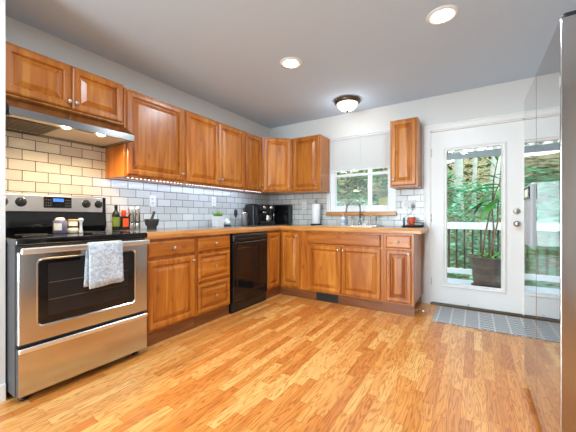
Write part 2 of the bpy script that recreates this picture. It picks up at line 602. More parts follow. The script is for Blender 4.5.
# back wall with window and door holes
WX0, WX1, WZ0, WZ1 = -1.755, -0.838, 1.11, 2.16
DX0, DX1, DZ1 = -0.44, 0.44, 2.06
b = bmesh.new()
for q in ((XW - .12, WX0, 0, ZC), (WX0, WX1, 0, WZ0), (WX0, WX1, WZ1, ZC), (WX1, DX0, 0, ZC), (DX0, DX1, DZ1, ZC), (DX1, XR + .12, 0, ZC)):
    box(b, q[0], q[1], YB, YB + .12, q[2], q[3])
struct('wall_back', b, 'wall', label='pale grey wall with the sink window and glass door')
struct('wall_right', bx(XR, XR + .12, YR, YB, 0, ZC), 'wall')
b = bmesh.new()
for q in ((XW - .12, -2.22, 0, ZC), (-.82, XR + .12, 0, ZC), (-2.22, -.82, 2.12, ZC)):
    box(b, q[0], q[1], YR - .12, YR, q[2], q[3])
struct('wall_rear', b, 'wall')
b = bmesh.new()
for x0, x1 in ((-2.22, -2.15), (-1.55, -1.49), (-.89, -.82)): box(b, x0, x1, YR - .08, YR - .02, 0, 2.12)
for x0, x1 in ((-2.15, -1.55), (-1.49, -.89)):
    box(b, x0, x1, YR - .08, YR - .02, 2.04, 2.12); box(b, x0, x1, YR - .08, YR - .02, 0, .09)
d2 = struct('added_rear_door', b, 'vinyl')  # unseen glass door, made up as an opening for the added fill lamp
for x0, x1 in ((-2.15, -1.55), (-1.49, -.89)): obj('glass', bx(x0, x1, YR - .054, YR - .048, .09, 2.04), 'glass', d2)
for k, (x0, x1) in enumerate(((DX1 + .07, XR),)):
    struct('baseboard_back', bx(x0, x1, YB - .014, YB, 0, .1, bev=.003), 'trim')
struct('baseboard_back', bx(-0.535, DX0 - .075, YB - .014, YB, 0, .1, bev=.003), 'trim', label='short white baseboard between base cabinet and door casing')

# tiles
b = bmesh.new()
box(b, XW, XW + .008, YS, 1.362, .85, 1.80)
box(b, XW, XW + .008, 1.362, YB, CT - .01, 1.40)
struct('trim_1', b, 'tile_y', label='white subway tile backsplash along the left wall')
b = bmesh.new()
box(b, XW + .008, WX0 - .04, YB - .008, YB, CT - .01, 1.40)
box(b, WX0 - .04, WX1 + .012, YB - .008, YB, CT - .01, 1.052)
box(b, WX1 + .012, -.512, YB - .008, YB, CT - .01, 1.40)
struct('trim_2', b, 'tile_x', label='white subway tile backsplash around the sink window')

# ------------------------------------------------------------------ window
b = bmesh.new()
yo, yi = YB + .085, YB + .03
box(b, WX0, WX0 + .085, yi, yo, WZ0, WZ1, .004); box(b, WX1 - .105, WX1, yi, yo, WZ0, WZ1, .004)
box(b, WX0 + .085, WX1 - .105, yi, yo, WZ0, WZ0 + .082, .004); box(b, WX0 + .085, WX1 - .105, yi, yo, WZ1 - .06, WZ1, .004)
# reveal lining
box(b, WX0, WX0 + .012, YB - .004, yi, WZ0, WZ1); box(b, WX1 - .012, WX1, YB - .004, yi, WZ0, WZ1)
box(b, WX0 + .012, WX1 - .012, YB - .004, yi, WZ1 - .012, WZ1); box(b, WX0 + .012, WX1 - .012, YB - .004, yi, WZ0, WZ0 + .012)
box(b, WX0, WX1, YB + .121, YB + .26, WZ0 + .05, WZ0 + .080, .004)
win = struct('window_1', b, 'vinyl', label='white vinyl window over the sink with half raised blind')
b = bmesh.new(); box(b, WX0 + .08, WX1 - .1, yi + .005, yo - .005, 1.60, 1.635, .003)
obj('meeting_rail', b, 'vinyl', win)
obj('glass', bx(WX0 + .08, WX1 - .1, yi + .026, yi + .03, WZ0 + .08, WZ1 - .055), 'glass', win)
b = bmesh.new(); box(b, -1.79, -.822, YB - .045, YB + .03, 1.054, 1.108, .006)
obj('window_sill', b, 'band', win)
# insect screen outside the lower sash
m, nt, bb_ = new_mat('screen')
_tr = N(nt, 'ShaderNodeBsdfTransparent'); _df = N(nt, 'ShaderNodeBsdfDiffuse'); _df.inputs[0].default_value = c4(srgb(190, 200, 198))
_ms = N(nt, 'ShaderNodeMixShader'); _ms.inputs[0].default_value = .16
L(nt, _tr.outputs[0], _ms.inputs[1]); L(nt, _df.outputs[0], _ms.inputs[2]); L(nt, _ms.outputs[0], nt.nodes['Material Output'].inputs[0])
obj('insect_screen', bx(WX0 + .086, WX1 - .106, yo + .012, yo + .013, WZ0 + .083, 1.60), 'screen', win)
# blind
bl = thing('window_blind', 'white slatted mini blind half raised in the sink window', 'blind', ((WX0 + WX1) / 2, YB + .012, 2.145))
w2 = (WX1 - WX0) / 2 - .014
obj('headrail', bx(-w2, w2, -.014, .014, -.028, 0, .003), 'blind', bl)
b = bmesh.new()
nsl = 20
for k in range(nsl):
    z = -.043 - k * .0208
    t = bmesh.new()
    pts = []
    for yy, zz in ((-.007, .0118), (-.003, .0045), (.002, -.004), (.0075, -.0112)):
        pts.append((yy, zz))
    ring0 = [(-w2 + .004, y, z + q) for y, q in pts] + [(-w2 + .004, y, z + q - .0012) for y, q in pts[::-1]]
    ring1 = [(w2 - .004, p[1], p[2]) for p in ring0]
    loft(b, [ring0, ring1])
obj('slat_stack', b, 'blind', bl)
obj('bottom_rail', bx(-w2, w2, -.012, .012, -.474, -.455, .004), 'blind', bl)
for x in (-w2 + .1, 0, w2 - .1):
    obj('ladder_cord', tube(bmesh.new(), [(x, -.013, -.02), (x, -.013, -.46)], .0012, 6), 'white', bl)
b = bmesh.new(); tube(b, [(-w2 + .05, -.02, -.02), (-w2 + .052, -.022, -.42)], .003, 8)
obj('tilt_wand', b, 'white', bl)

# ------------------------------------------------------------------ back door
b = bmesh.new()
gx0, gx1, gz0, gz1 = -.272, .252, .262, 1.812
sx0, sx1, sz0, sz1 = -.428, .428, .028, 2.045
y0, y1 = YB + .012, YB + .055
box(b, sx0, gx0, y0, y1, sz0, sz1); box(b, gx1, sx1, y0, y1, sz0, sz1)
box(b, gx0, gx1, y0, y1, sz0, gz0); box(b, gx0, gx1, y0, y1, gz1, sz1)
door = struct('door_1', b, 'trim', label='white door with one large glass pane leading to the deck')
b = bmesh.new()


def frame_ring(b, x0, x1, z0, z1, prof, ysgn=1):
    """rectangular picture-frame moulding; prof = [(inset, y)]"""
    rings = []
    for ins, y in prof:
        rings.append([(x0 + ins, y, z0 + ins), (x1 - ins, y, z0 + ins), (x1 - ins, y, z1 - ins), (x0 + ins, y, z1 - ins)])
    loft(b, rings, False, False)


frame_ring(b, gx0 - .038, gx1 + .038, gz0 - .038, gz1 + .038, [(0, y0), (.001, y0 - .014), (.010, y0 - .020), (.018, y0 - .018), (.024, y0 - .007), (.030, y0 - .007), (.034, y0 - .014), (.041, y0 - .010), (.044, y0 + .02)])
obj('glass_frame', b, 'trim', door)
obj('glass', bx(gx0, gx1, y0 + .02, y0 + .024, gz0, gz1), 'glass', door)
b = bmesh.new(); box(b, gx0 + .004, gx1 - .004, y0 + .026, y0 + .04, gz1 - .105, gz1 - .03, .003)
obj('raised_blind', b, 'blindgrey', door)
b = bmesh.new(); box(b, gx1 + .008, gx1 + .018, y0 - .018, y0 - .008, .84, .9, .003)
obj('blind_slider', b, 'trim', door)
for nm, z in (('door_knob', .968), ('deadbolt', 1.100)):
    b = bmesh.new()
    if nm == 'door_knob':
        lathe(b, [(.032, 0), (.032, .006), (.012, .012), (.011, .03), (.024, .038), (.03, .05), (.027, .062), (.012, .068), (0, .068)], (.380, y0, z), axis='Y')
    else:
        lathe(b, [(.032, 0), (.032, .008), (.026, .018), (.012, .02), (0, .02)], (.380, y0, z), axis='Y')
        box(b, .365, .395, y0 - .034, y0 - .018, z - .006, z + .006, .003)
    obj(nm, b, 'nickel', door)
for z in (.28, 1.03, 1.80):
    b = bmesh.new(); tube(b, [(sx0 - .004, y0 - .006, z - .045), (sx0 - .004, y0 - .006, z + .045)], .007, 10)
    obj('hinge', b, 'nickel', door)
b = bmesh.new(); box(b, DX0, DX1, YB - .02, YB + .12, 0, .022, .004)
obj('threshold', b, 'bronze', door)
b = bmesh.new(); box(b, -.06, -.045, y0 - .012, y0, .035, .055, .002)
obj('door_catch', b, 'nickel', door)
b = bmesh.new()
cw = .068
for (x0, x1, z0, z1) in ((DX0 - cw, DX0, 0, DZ1 + cw), (DX1, DX1 + cw, 0, DZ1 + cw), (DX0, DX1, DZ1, DZ1 + cw)):
    box(b, x0, x1, YB - .014, YB, z0, z1, .004)
    if x1 - x0 < .1:
        xo = x0 if x0 < 0 else x1 - .02
        box(b, xo, xo + .02, YB - .022, YB - .012, z0, z1, .004)
    else:
        box(b, DX0 - cw + .02, DX1 + cw - .02, YB - .022, YB - .012, z1 - .02, z1, .004)
# jamb
box(b, DX0, DX0 + .012, YB, YB + .12, 0, DZ1); box(b, DX1 - .012, DX1, YB, YB + .12, 0, DZ1); box(b, DX0, DX1, YB, YB + .12, DZ1 - .012, DZ1)
struct('trim_3', b, 'trim', label='white moulded casing around the glass door')

# ------------------------------------------------------------------ cabinets (local frame: x along the width, front face at y = 0, body behind it)
T = .02


def panel_bm(w, h, frame=.052, x=0, z=0, t=T):
    """raised panel door with a moulded frame"""
    b = bmesh.new()

    def R(i, y): return [(x + i, y, z + i), (x + w - i, y, z + i), (x + w - i, y, z + h - i), (x + i, y, z + h - i)]
    f = frame
    loft(b, [R(0, -.001), R(0, -t + .009), R(.004, -t + .004), R(.012, -t), R(f - .012, -t), R(f - .004, -t + .004), R(f, -t + .017), R(f + .007, -t + .017),
             R(f + .010, -t + .014), R(f + .038, -t + .002), R(f + .041, -t + .0005)])
    return b


def slab_bm(w, h, x=0, z=0, t=T):
    b = bmesh.new()

    def R(i, y): return [(x + i, y, z + i), (x + w - i, y, z + i), (x + w - i, y, z + h - i), (x + i, y, z + h - i)]
    loft(b, [R(0, -.001), R(0, -t + .010), R(.006, -t + .006), R(.010, -t + .002), R(.016, -t)])
    return b


def knob_bm(x, z, t=T):
    return lathe(bmesh.new(), [(.008, -.001), (.0055, .004), (.005, .012), (.011, .017), (.0145, .022), (.0135, .027), (.008, .030), (0, .031)], (x, -t, z), seg=16, axis='Y')


def cabinet(label, loc, rz, w, d, h, doors=(), drawers=(), z0=0.0, toe=False, group=None, name='wall_cabinet', body_pts=None, toebox=None, open_top=False):
    """doors/drawers: (x0, x1, z0, z1, knob_x, knob_z, style)"""
    c = thing(name, label, 'cabinet', loc, rz, group)
    b = bmesh.new()
    if body_pts:
        loft(b, [[(p[0], p[1], z0) for p in body_pts], [(p[0], p[1], h) for p in body_pts]])
    elif open_top:
        box(b, 0, .02, 0, d, z0, h); box(b, w - .02, w, 0, d, z0, h); box(b, .02, w - .02, 0, .02, z0, h); box(b, .02, w - .02, d - .01, d, z0, h); box(b, .02, w - .02, .02, d - .01, z0, z0 + .02)
    else:
        box(b, 0, w, 0, d, z0, h, .0015, 1)
    obj('body', b, 'cab', c)
    if toe:
        q = toebox or (0, w)
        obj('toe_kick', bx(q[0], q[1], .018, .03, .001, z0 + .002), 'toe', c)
    for i, (x0, x1, a, e, kx, kz, st) in enumerate(doors):
        dd = obj('door', panel_bm(x1 - x0, e - a, x=x0, z=a) if st == 'p' else slab_bm(x1 - x0, e - a, x=x0, z=a), 'cab', c)
        if kx is not None: obj('knob', knob_bm(kx, kz), 'nickel', dd)
    for i, (x0, x1, a, e, kx, kz, st) in enumerate(drawers):
        nm = 'drawer' if kx is not None else 'false_front'
        dd = obj(nm, panel_bm(x1 - x0, e - a, frame=.036, x=x0, z=a) if st == 'p' else slab_bm(x1 - x0, e - a, x=x0, z=a), 'cabh', c)
        if kx is not None: obj('knob', knob_bm(kx, kz), 'nickel', dd)
    return c


UZ0, UZ1 = 1.385, 2.135
UG, BG = 'wall cabinets of honey wood', 'base cabinets of honey wood'
H = UZ1 - UZ0
XU = XW + .31          # face of the left wall cabinets
RL = PI / 2
# left wall uppers
cabinet('short two-door honey wood wall cabinet above the range hood', (XU, .580, 1.815), RL, .768, .308, .336,
        [(.012, .384, .014, .324, .365, .06, 'p'), (.390, .756, .014, .324, .41, .06, 'p')], group=UG)
cabinet('wide single-door honey wood wall cabinet right of the range hood', (XU, 1.352, UZ0), RL, .614, .308, H,
        [(.022, .592, .018, H - .016, .566, .085, 'p')], group=UG)
cabinet('two-door honey wood wall cabinet above the potted succulent', (XU, 1.968, UZ0), RL, .930, .308, H,
        [(.014, .462, .018, H - .016, .438, .085, 'p'), (.468, .916, .018, H - .016, .492, .085, 'p')], group=UG)
cabinet('narrow single-door honey wood wall cabinet left of the corner cabinet', (XU, 2.900, UZ0), RL, .368, .308, H,
        [(.012, .345, .018, H - .016, .322, .085, 'p')], group=UG)
# diagonal corner upper: face from (XU, 3.27) to (-2.19, 3.57)
p0 = Vector((XU, 3.27)); p1 = Vector((-2.19, YB - .31))
dv = p1 - p0; wl = dv.length; ang = math.atan2(dv.y, dv.x)


def to_local(p):
    q = Vector((p[0] - p0.x, p[1] - p0.y)); ca, sa = math.cos(ang), math.sin(ang)
    return (q.x * ca + q.y * sa, -q.x * sa + q.y * ca)


pts = [(0, 0), (wl, 0), to_local((-2.19, YB - .002)), to_local((XW + .002, YB - .002)), to_local((XW + .002, 3.27))]
cabinet('diagonal corner wall cabinet of honey wood with one door', (p0.x, p0.y, UZ0), ang, wl, .3, H + .015,
        [(.018, wl - .018, .018, H, wl - .042, .085, 'p')], group=UG, body_pts=pts)
cabinet('single-door honey wood wall cabinet left of the sink window', (-2.187, YB - .31, UZ0), 0, .442, .308, H + .015,
        [(.014, .424, .018, H, .398, .085, 'p')], group=UG)
cabinet('narrow single-door wall cabinet between sink window and glass door', (-.835, YB - .31, UZ0), 0, .300, .308, H + .03,
        [(.014, .284, .018, H + .014, .040, .085, 'p')], group=UG)

# base cabinets
BZ0, BZ1 = .112, .862
XB = -2.195
YF = 3.270
cabinet('base cabinet with one drawer and one door beside the range', (XB, 1.338, 0), RL, .520, .60, BZ1,
        [(.030, .498, .130, .688, .472, .645, 'p')], [(.030, .498, .712, .842, .264, .778, 's')], BZ0, True, BG, 'base_cabinet')
cabinet('base cabinet with three stacked drawers beside the dishwasher', (XB, 1.860, 0), RL, .455, .60, BZ1,
        [], [(.018, .440, .712, .842, .229, .778, 's'), (.018, .440, .425, .690, .229, .557, 'p'), (.018, .440, .130, .402, .229, .266, 'p')], BZ0, True, BG, 'base_cabinet')
# lazy susan corner: L-shaped body, two door leaves
c = thing('base_cabinet', 'inside corner base cabinet with two leaf doors at right angles', 'cabinet', (XB, 2.960, 0), 0, BG)
b = bmesh.new()
L_ = [(0, 0), (0, YF - 2.960), (.315, YF - 2.960), (.315, YB - 2.962), (-.60, YB - 2.962), (-.60, 0)]
loft(b, [[(p[0], p[1], BZ0) for p in L_], [(p[0], p[1], BZ1) for p in L_]])
obj('body', b, 'cab', c)
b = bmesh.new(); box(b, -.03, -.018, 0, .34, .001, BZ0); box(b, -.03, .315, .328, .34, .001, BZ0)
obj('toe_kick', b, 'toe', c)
b = panel_bm(.282, .70, x=.010, z=.135)
b.transform(Matrix.Rotation(RL, 4, 'Z'))
obj('door', b, 'cab', c)
b = panel_bm(.282, .70, x=.024, z=.135)
b.transform(Matrix.Translation((0, YF - 2.960, 0)))
dd = obj('door', b, 'cab', c)
b = knob_bm(.268, .792); b.transform(Matrix.Translation((0, YF - 2.960, 0)))
obj('knob', b, 'nickel', dd)
cabinet('wide sink base cabinet with two doors under the window', (-1.878, YF, 0), 0, 1.036, .60, BZ1,
        [(.105, .552, .130, .688, .525, .645, 'p'), (.560, 1.016, .130, .688, .587, .645, 'p')], [(.105, 1.016, .706, .842, None, None, 's')], BZ0, True, BG, 'base_cabinet', open_top=True)
cabinet('narrow end base cabinet with one drawer and door beside the glass door', (-.840, YF, 0), 0, .315, .60, BZ1,
        [(.032, .290, .130, .688, .268, .645, 'p')], [(.032, .290, .706, .842, .161, .774, 's')], BZ0, True, BG, 'base_cabinet')

# countertop (with a hole for the sink)
SX0, SX1, SY0, SY1 = -1.70, -.98, 3.36, 3.70
ct = thing('countertop', 'grey laminate countertop with honey wood front edge around both walls', 'countertop', (XW, YB, CT))
b = bmesh.new()
zt0, zt1 = BZ1 + .001, CT
fx, fy, ex = -2.188, 3.264, -.478
for q in ((XW + .01, fx, 1.336, YB - .01), (fx, SX0, fy, YB - .01), (SX0, SX1, fy, SY0), (SX0, SX1, SY1, YB - .01), (SX1, ex, fy, YB - .01)):
    box(b, q[0] - XW, q[1] - XW, q[2] - YB, q[3] - YB, zt0 - CT, 0)
obj('top', b, 'counter', ct)
b = bmesh.new()


def band(b, pa, pb, out):
    """moulded wood edge from pa to pb, thickness towards `out`"""
    prof = [(0, zt0), (.018, zt0), (.022, zt0 + .006), (.022, zt1 - .026), (.012, zt1 + .001), (0, zt1 + .001)]
    rings = []
    for p, o in ((pa, out[0]), (pb, out[1])):
        rings.append([(p[0] + o[0] * d - XW, p[1] + o[1] * d - YB, z - CT) for d, z in prof])
    loft(b, rings)


band(b, (fx, 1.336), (fx, fy), ((1, 0), (1, -1)))
band(b, (fx, fy), (ex, fy), ((1, -1), (1, -1)))
band(b, (ex, fy), (ex, YB - .01), ((1, -1), (1, 0)))
obj('edge_band', b, 'band', ct)

# ------------------------------------------------------------------ dishwasher
dw = thing('dishwasher', 'black built-in dishwasher between the drawer base and corner cabinet', 'dishwasher', (XB, 2.320, 0), RL)
obj('body', bx(.006, .630, .0, .58, .02, .858), 'black', dw)
b = bmesh.new(); box(b, .012, .624, -.032, .002, .115, .765, .008)
frame_ring(b, .075, .56, .2, .70, [(0, -.0318), (.006, -.036), (.016, -.036), (.022, -.0318)])
obj('door', b, 'blackgloss', dw)
b = bmesh.new(); box(b, .012, .624, -.036, .002, .772, .85, .010)
p = obj('control_panel', b, 'black', dw)
b = bmesh.new(); tube(b, [(.06, -.036, .795), (.07, -.052, .80), (.20, -.06, .802), (.44, -.06, .802), (.56, -.052, .80), (.57, -.036, .795)], .009, 10)
obj('handle', b, 'blackgloss', p)
for k in range(6):
    obj('button', lathe(bmesh.new(), [(.006, 0), (.006, .003), (0, .003)], (.36 + k * .035, -.036, .832), seg=10, axis='Y'), 'darkgrey', p)
obj('toe_panel', bx(.012, .624, -.012, .0, .01, .108, bev=.003), 'black', dw)

# ------------------------------------------------------------------ range
RY0, RW = .563, .758
rg = thing('range', 'freestanding stainless steel range with black cooktop and towel on its handle', 'range', (-2.134, RY0, 0), RL)
b = bmesh.new(); box(b, 0, RW, 0.002, .66, .045, .895, .004)
obj('body', b, 'darkgrey', rg)
for x in (.05, RW - .05):
    for y in (.05, .58):
        obj('foot', lathe(bmesh.new(), [(.022, 0), (.022, .012), (.010, .016), (.010, .05)], (x, y, 0), 14), 'black', rg)
b = bmesh.new(); box(b, -.004, RW + .004, -.032, .665, .884, .924, .010, 3)
ck = obj('cooktop', b, 'blackgloss', rg)
for (x, y, r) in ((.20, .17, .115), (.56, .17, .085), (.20, .43, .085), (.56, .43, .105)):
    bb = bmesh.new(); lathe(bb, [(r - .004, .9242), (r - .004, .9252), (r, .9252), (r, .9242)], (x, y, 0), 40, cap=False)
    obj('burner_ring', bb, 'darkgrey', ck)
# oven door
b = bmesh.new()
dz0, dz1 = .335, .852
wx0, wx1, wz0, wz1 = .095, .655, .425, .795


def rrect(x0, x1, z0, z1, r, y, n=5):
    out = []
    for cx, cz, a0 in ((x1 - r, z0 + r, -PI / 2), (x1 - r, z1 - r, 0), (x0 + r, z1 - r, PI / 2), (x0 + r, z0 + r, PI)):
        for k in range(n + 1):
            a = a0 + (PI / 2) * k / n
            out.append((cx + r * math.cos(a), y, cz + r * math.sin(a)))
    return out


loft(b, [rrect(.004, RW - .004, dz0, dz1, .006, 0.0), rrect(.004, RW - .004, dz0, dz1, .006, -.032), rrect(.008, RW - .008, dz0 + .004, dz1 - .004, .006, -.036),
         rrect(wx0 - .012, wx1 + .012, wz0 - .012, wz1 + .012, .028, -.036), rrect(wx0 - .006, wx1 + .006, wz0 - .006, wz1 + .006, .025, -.040),
         rrect(wx0, wx1, wz0, wz1, .022, -.034), rrect(wx0, wx1, wz0, wz1, .022, -.012)], True, False)
od = obj('oven_door', b, ['steel', 'darkgrey'], rg)
for p in od.data.polygons:
    if abs(p.normal.x) > .9 and abs(p.center.x - RW / 2) > RW / 2 - .006: p.material_index = 1
b = bmesh.new(); loft(b, [rrect(wx0, wx1, wz0, wz1, .022, -.020), rrect(wx0, wx1, wz0, wz1, .022, -.031)])
wd = obj('window', b, 'blackgloss', od)
b = bmesh.new()
loft(b, [rrect(wx0 + .045, wx1 - .045, wz0 + .045, wz1 - .022, .006, -.0312), rrect(wx0 + .045, wx1 - .045, wz0 + .045, wz1 - .022, .006, -.0316)])
obj('pane', b, 'black', wd)
b = bmesh.new()
for z in (.56, .66): tube(b, [(wx0 + .05, -.0322, z), (wx1 - .05, -.0322, z)], .0016, 6)
obj('rack_bar', b, 'bronze', wd)
b = bmesh.new(); box(b, .006, RW - .006, -.078, -.060, .838, .874, .008, 3)
for x in (.03, RW - .05): box(b, x, x + .022, -.066, -.030, .842, .868, .004)
obj('handle', b, 'steelpanel', od)
b = bmesh.new(); box(b, .004, RW - .004, -.034, 0, .050, .318, .006)
dr = obj('drawer', b, ['steel', 'darkgrey'], rg)
for p in dr.data.polygons:
    if abs(p.normal.x) > .9: p.material_index = 1
b = bmesh.new(); box(b, .004, RW - .004, -.048, -.030, .290, .318, .008, 3)
obj('drawer_lip', b, 'steelpanel', dr)
# backguard
b = bmesh.new()
loft(b, [[(0, .60, .92), (0, .575, .97), (0, .590, 1.08), (0, .590, 1.208), (0, .655, 1.216), (0, .665, .92)], [(RW, .60, .92), (RW, .575, .97), (RW, .590, 1.08), (RW, .590, 1.208), (RW, .655, 1.216), (RW, .665, .92)]])
bgd = obj('backguard', b, 'blackgloss', rg)
b = bmesh.new(); box(b, .004, RW - .03, .578, .592, 1.082, 1.205, .004)
cp = obj('control_panel', b, 'steelpanel', bgd)
b = bmesh.new(); box(b, .315, .495, .572, .580, 1.112, 1.196, .004)
dp = obj('display', b, 'blackgloss', bgd)
obj('clock_screen', bx(.372, .440, .5705, .573, 1.160, 1.184), 'lcd', dp)
for k in range(3):
    for z in (1.13, 1.15, 1.172):
        for xo in (.325, .450):
            obj('button', bx(xo + k * .014, xo + .008 + k * .014, .570, .573, z - .005, z + .005), 'darkgrey', dp)
for x in (.085, .185, .600, .695):
    b = lathe(bmesh.new(), [(.030, 0), (.030, .003), (.0255, .004), (.024, .020), (.020, .024), (0, .024)], (x, .578, 1.150), 24, 'Y')
    box(b, x - .005, x + .005, .545, .556, 1.128, 1.172, .003)
    k = obj('knob', b, 'black', bgd)
    b = lathe(bmesh.new(), [(.034, 0), (.034, .0022), (.0305, .0022), (.0305, 0)], (x, .5775, 1.150), 28, 'Y', cap=False)
    obj('knob_ring', b, 'chrome', k)

# towel over the oven handle
tw = bmesh.new()
ty0, ty1 = .332, .540          # along the handle (range local x)
rows = []
nx = 14
path = [(-.048, .60), (-.048, .66), (-.048, .74), (-.050, .83), (-.055, .872), (-.066, .880), (-.078, .878), (-.084, .862), (-.087, .80), (-.090, .72), (-.093, .64), (-.096, .598)]
for k, (y, z) in enumerate(path):
    rw = []
    for i in range(nx + 1):
        u = i / nx
        fl = k / (len(path) - 1)
        back = max(0, 1 - k / 4)
        x = ty0 + (ty1 - ty0) * u - .035 * back * (1 - u) + .01 * (fl - .5) * (u - .5) + .018 * back
        wv = .006 * math.sin(u * 7 + k * .25) * (abs(z - .88) / .3)
        zz = z + (.014 * (u - .5) if k > 8 else 0) + (-.012 * u if k == 0 else 0)
        rw.append(tw.verts.new((x, y + wv * (1 if k > 5 else .3), zz)))
    rows.append(rw)
for a, c_ in zip(rows, rows[1:]):
    for i in range(nx):
        f = tw.faces.new((a[i], a[i + 1], c_[i + 1], c_[i])); f.smooth = True
tw.transform(Matrix.Translation((0, 0, -.88)))
two = obj('towel', tw, 'towel')
two.location = (-2.134, RY0, .88); two.rotation_euler = (0, 0, RL)
md = two.modifiers.new('solid', 'SOLIDIFY'); md.thickness = .004; md.offset = 0
tag(two, 'pale blue-grey patterned towel hanging over the oven door handle', 'towel')

# ------------------------------------------------------------------ range hood
hd = thing('range_hood', 'stainless under-cabinet range hood with two warm lamps', 'range hood', (XU, .580, 1.813), RL)
HW, HX = .754, .188           # width, projection in front of the cabinets
b = bmesh.new()
zl, zlip = -.116, -.164
prof = [(.29, 0), (0, 0), (-HX, zl), (-HX, zlip), (-HX + .012, zlip), (-HX + .012, zlip + .022), (.278, zlip + .022), (.278, zlip), (.29, zlip)]
loft(b, [[(.002, y, z) for y, z in prof], [(HW, y, z) for y, z in prof]])
box(b, .002, .014, -HX + .005, .285, zlip, zlip + .024); box(b, HW - .012, HW, -HX + .005, .285, zlip, zlip + .024)
obj('shell', b, 'hoodsteel', hd)
zb = zlip + .021
obj('light_panel', bx(.016, HW - .014, -HX + .014, .276, zb - .004, zb), 'hoodin', hd)
b = bmesh.new(); box(b, .02, .30, -.06, .24, zb - .010, zb - .003, .002)
for k in range(9): box(b, .03 + k * .03, .04 + k * .03, -.055, .235, zb - .013, zb - .009)
obj('grease_filter', b, 'bronze', hd)
for x in (.315, .540):
    ln = obj('lamp_lens', lathe(bmesh.new(), [(.026, zb - .004), (.026, zb - .012), (.018, zb - .017), (0, zb - .018)], (x, -.115, 0), 20), 'hoodlens', hd)
    area_light('hood_lamp', (x, -.105, zb - .026), (math.radians(-14), 0, 0), E_HOOD, (1, .70, .34), .05, shape='DISK', parent=hd)
for k in range(5):
    obj('button', lathe(bmesh.new(), [(.009, zb - .004), (.009, zb - .012), (0, zb - .013)], (.383 + k * .024, -.150, 0), 12), 'chrome', hd)
b = bmesh.new(); box(b, .37, .49, -.125, -.10, zb - .009, zb - .003, .002)
obj('badge', b, 'bronze', hd)

# ------------------------------------------------------------------ LED strips
for (ya, yb_, lab) in ((1.375, 1.955, 'white light strip of small diodes under the wide wall cabinet'), (1.985, 2.885, 'white light strip of small diodes under the two-door wall cabinet'),
                       (2.915, 3.25, 'short light strip of small diodes under the narrow wall cabinet')):
    n = int((yb_ - ya) / .037)
    st = thing('light_strip', lab, 'light strip', (XU - .012, ya, UZ0 - .001), 0)
    obj('strip_body', bx(-.006, .006, 0, yb_ - ya, -.004, 0), 'darkgrey', st)
    base = None
    for k in range(n):
        y = (k + .5) * (yb_ - ya) / n
        if base is None:
            base = obj('diode', bx(-.004, .004, -.005, .005, -.008, -.004), 'led', st); base.location = (0, y, 0)
        else:
            c = base.copy(); COL.objects.link(c); c.parent = st; c.location = (0, y, 0)
    area_light('strip_lamp', (-.02, (yb_ - ya) / 2, -.012), (0, math.radians(50), 0), E_LED * (yb_ - ya), (.55, .74, 1.0), .012, yb_ - ya, parent=st)

# ------------------------------------------------------------------ refrigerator (front faces -x)
FX, FY0, FY1, FH = .27, 1.462, 2.383, 1.785
fr = thing('refrigerator', 'tall polished steel side-by-side refrigerator at the edge of the picture', 'refrigerator', (FX, FY1, 0), -RL)
FW = FY1 - FY0; SEAM = .427
obj('body', bx(.012, FW - .012, .085, .78, .03, FH - .03, bev=.006), 'darkgrey', fr)
obj('base_grille', bx(.01, FW - .01, .012, .10, .004, .038), 'grille', fr)


def fdoor(name, x0, x1):
    b = bmesh.new()
    n = 14
    rings = []
    # slightly bowed front, rounded vertical edges
    outline = []
    w = x1 - x0; r = .004
    for k in range(n + 1):
        u = k / n
        outline.append((x0 + r + (w - 2 * r) * u, 0))
    for a in (30, 60, 90): outline.append((x1 - r + r * math.sin(math.radians(a)), r - r * math.cos(math.radians(a))))
    outline += [(x1, .08), (x0, .08)]
    for a in (90, 60, 30): outline.append((x0 + r - r * math.sin(math.radians(a)), r - r * math.cos(math.radians(a))))
    for z, s in ((.040, .004), (.046, 0), (FH - .006, 0), (FH, .004)):
        rings.append([(min(max(x, x0 + s), x1 - s), max(y, s), z) for x, y in outline])
    loft(b, rings, smooth=False)
    o = obj(name, b, ['fridgefront', 'fridgeside'], fr)
    for p in o.data.polygons:
        p.material_index = 1 if abs(p.normal.x) > .9 else 0
        p.use_smooth = False
    return o


fz = fdoor('freezer_door', 0, SEAM - .003)
rf = fdoor('fridge_door', SEAM + .003, FW)
b = bmesh.new(); box(b, .125, .345, -.013, .004, .88, 1.225, .006)
ds = obj('dispenser', b, 'blindgrey', fz)
obj('dispenser_screen', bx(.14, .33, -.018, -.010, 1.145, 1.215, bev=.003), 'blackgloss', ds)
obj('screen_label', bx(.18, .29, -.0195, -.017, 1.158, 1.200), 'label', ds)
obj('drip_recess', bx(.15, .32, -.015, -.012, .90, 1.125), 'blindgrey', ds)
for x in (.05, FW - .05):
    b = bmesh.new(); box(b, x - .035, x + .035, .01, .16, FH, FH + .025, .008)
    obj('hinge_cover', b, 'black', fr)

# ------------------------------------------------------------------ ceiling lamps
RECG = 'recessed ceiling lights'


def recessed(x, y, label):
    t = thing('recessed_light', label, 'ceiling light', (x, y, ZC), 0, RECG)
    obj('trim_ring', lathe(bmesh.new(), [(.064, .0), (.064, -.005), (.085, -.010), (.104, -.004), (.104, .0)], (0, 0, 0), 40, cap=False), 'white', t)
    obj('lens', lathe(bmesh.new(), [(.065, -.001), (.064, -.007), (.056, -.015), (.036, -.019), (0, -.021)], (0, 0, 0), 32), 'lens', t)
    area_light('lamp', (0, 0, -.026), (0, 0, 0), E_REC, COL_REC, .15, shape='DISK', parent=t)


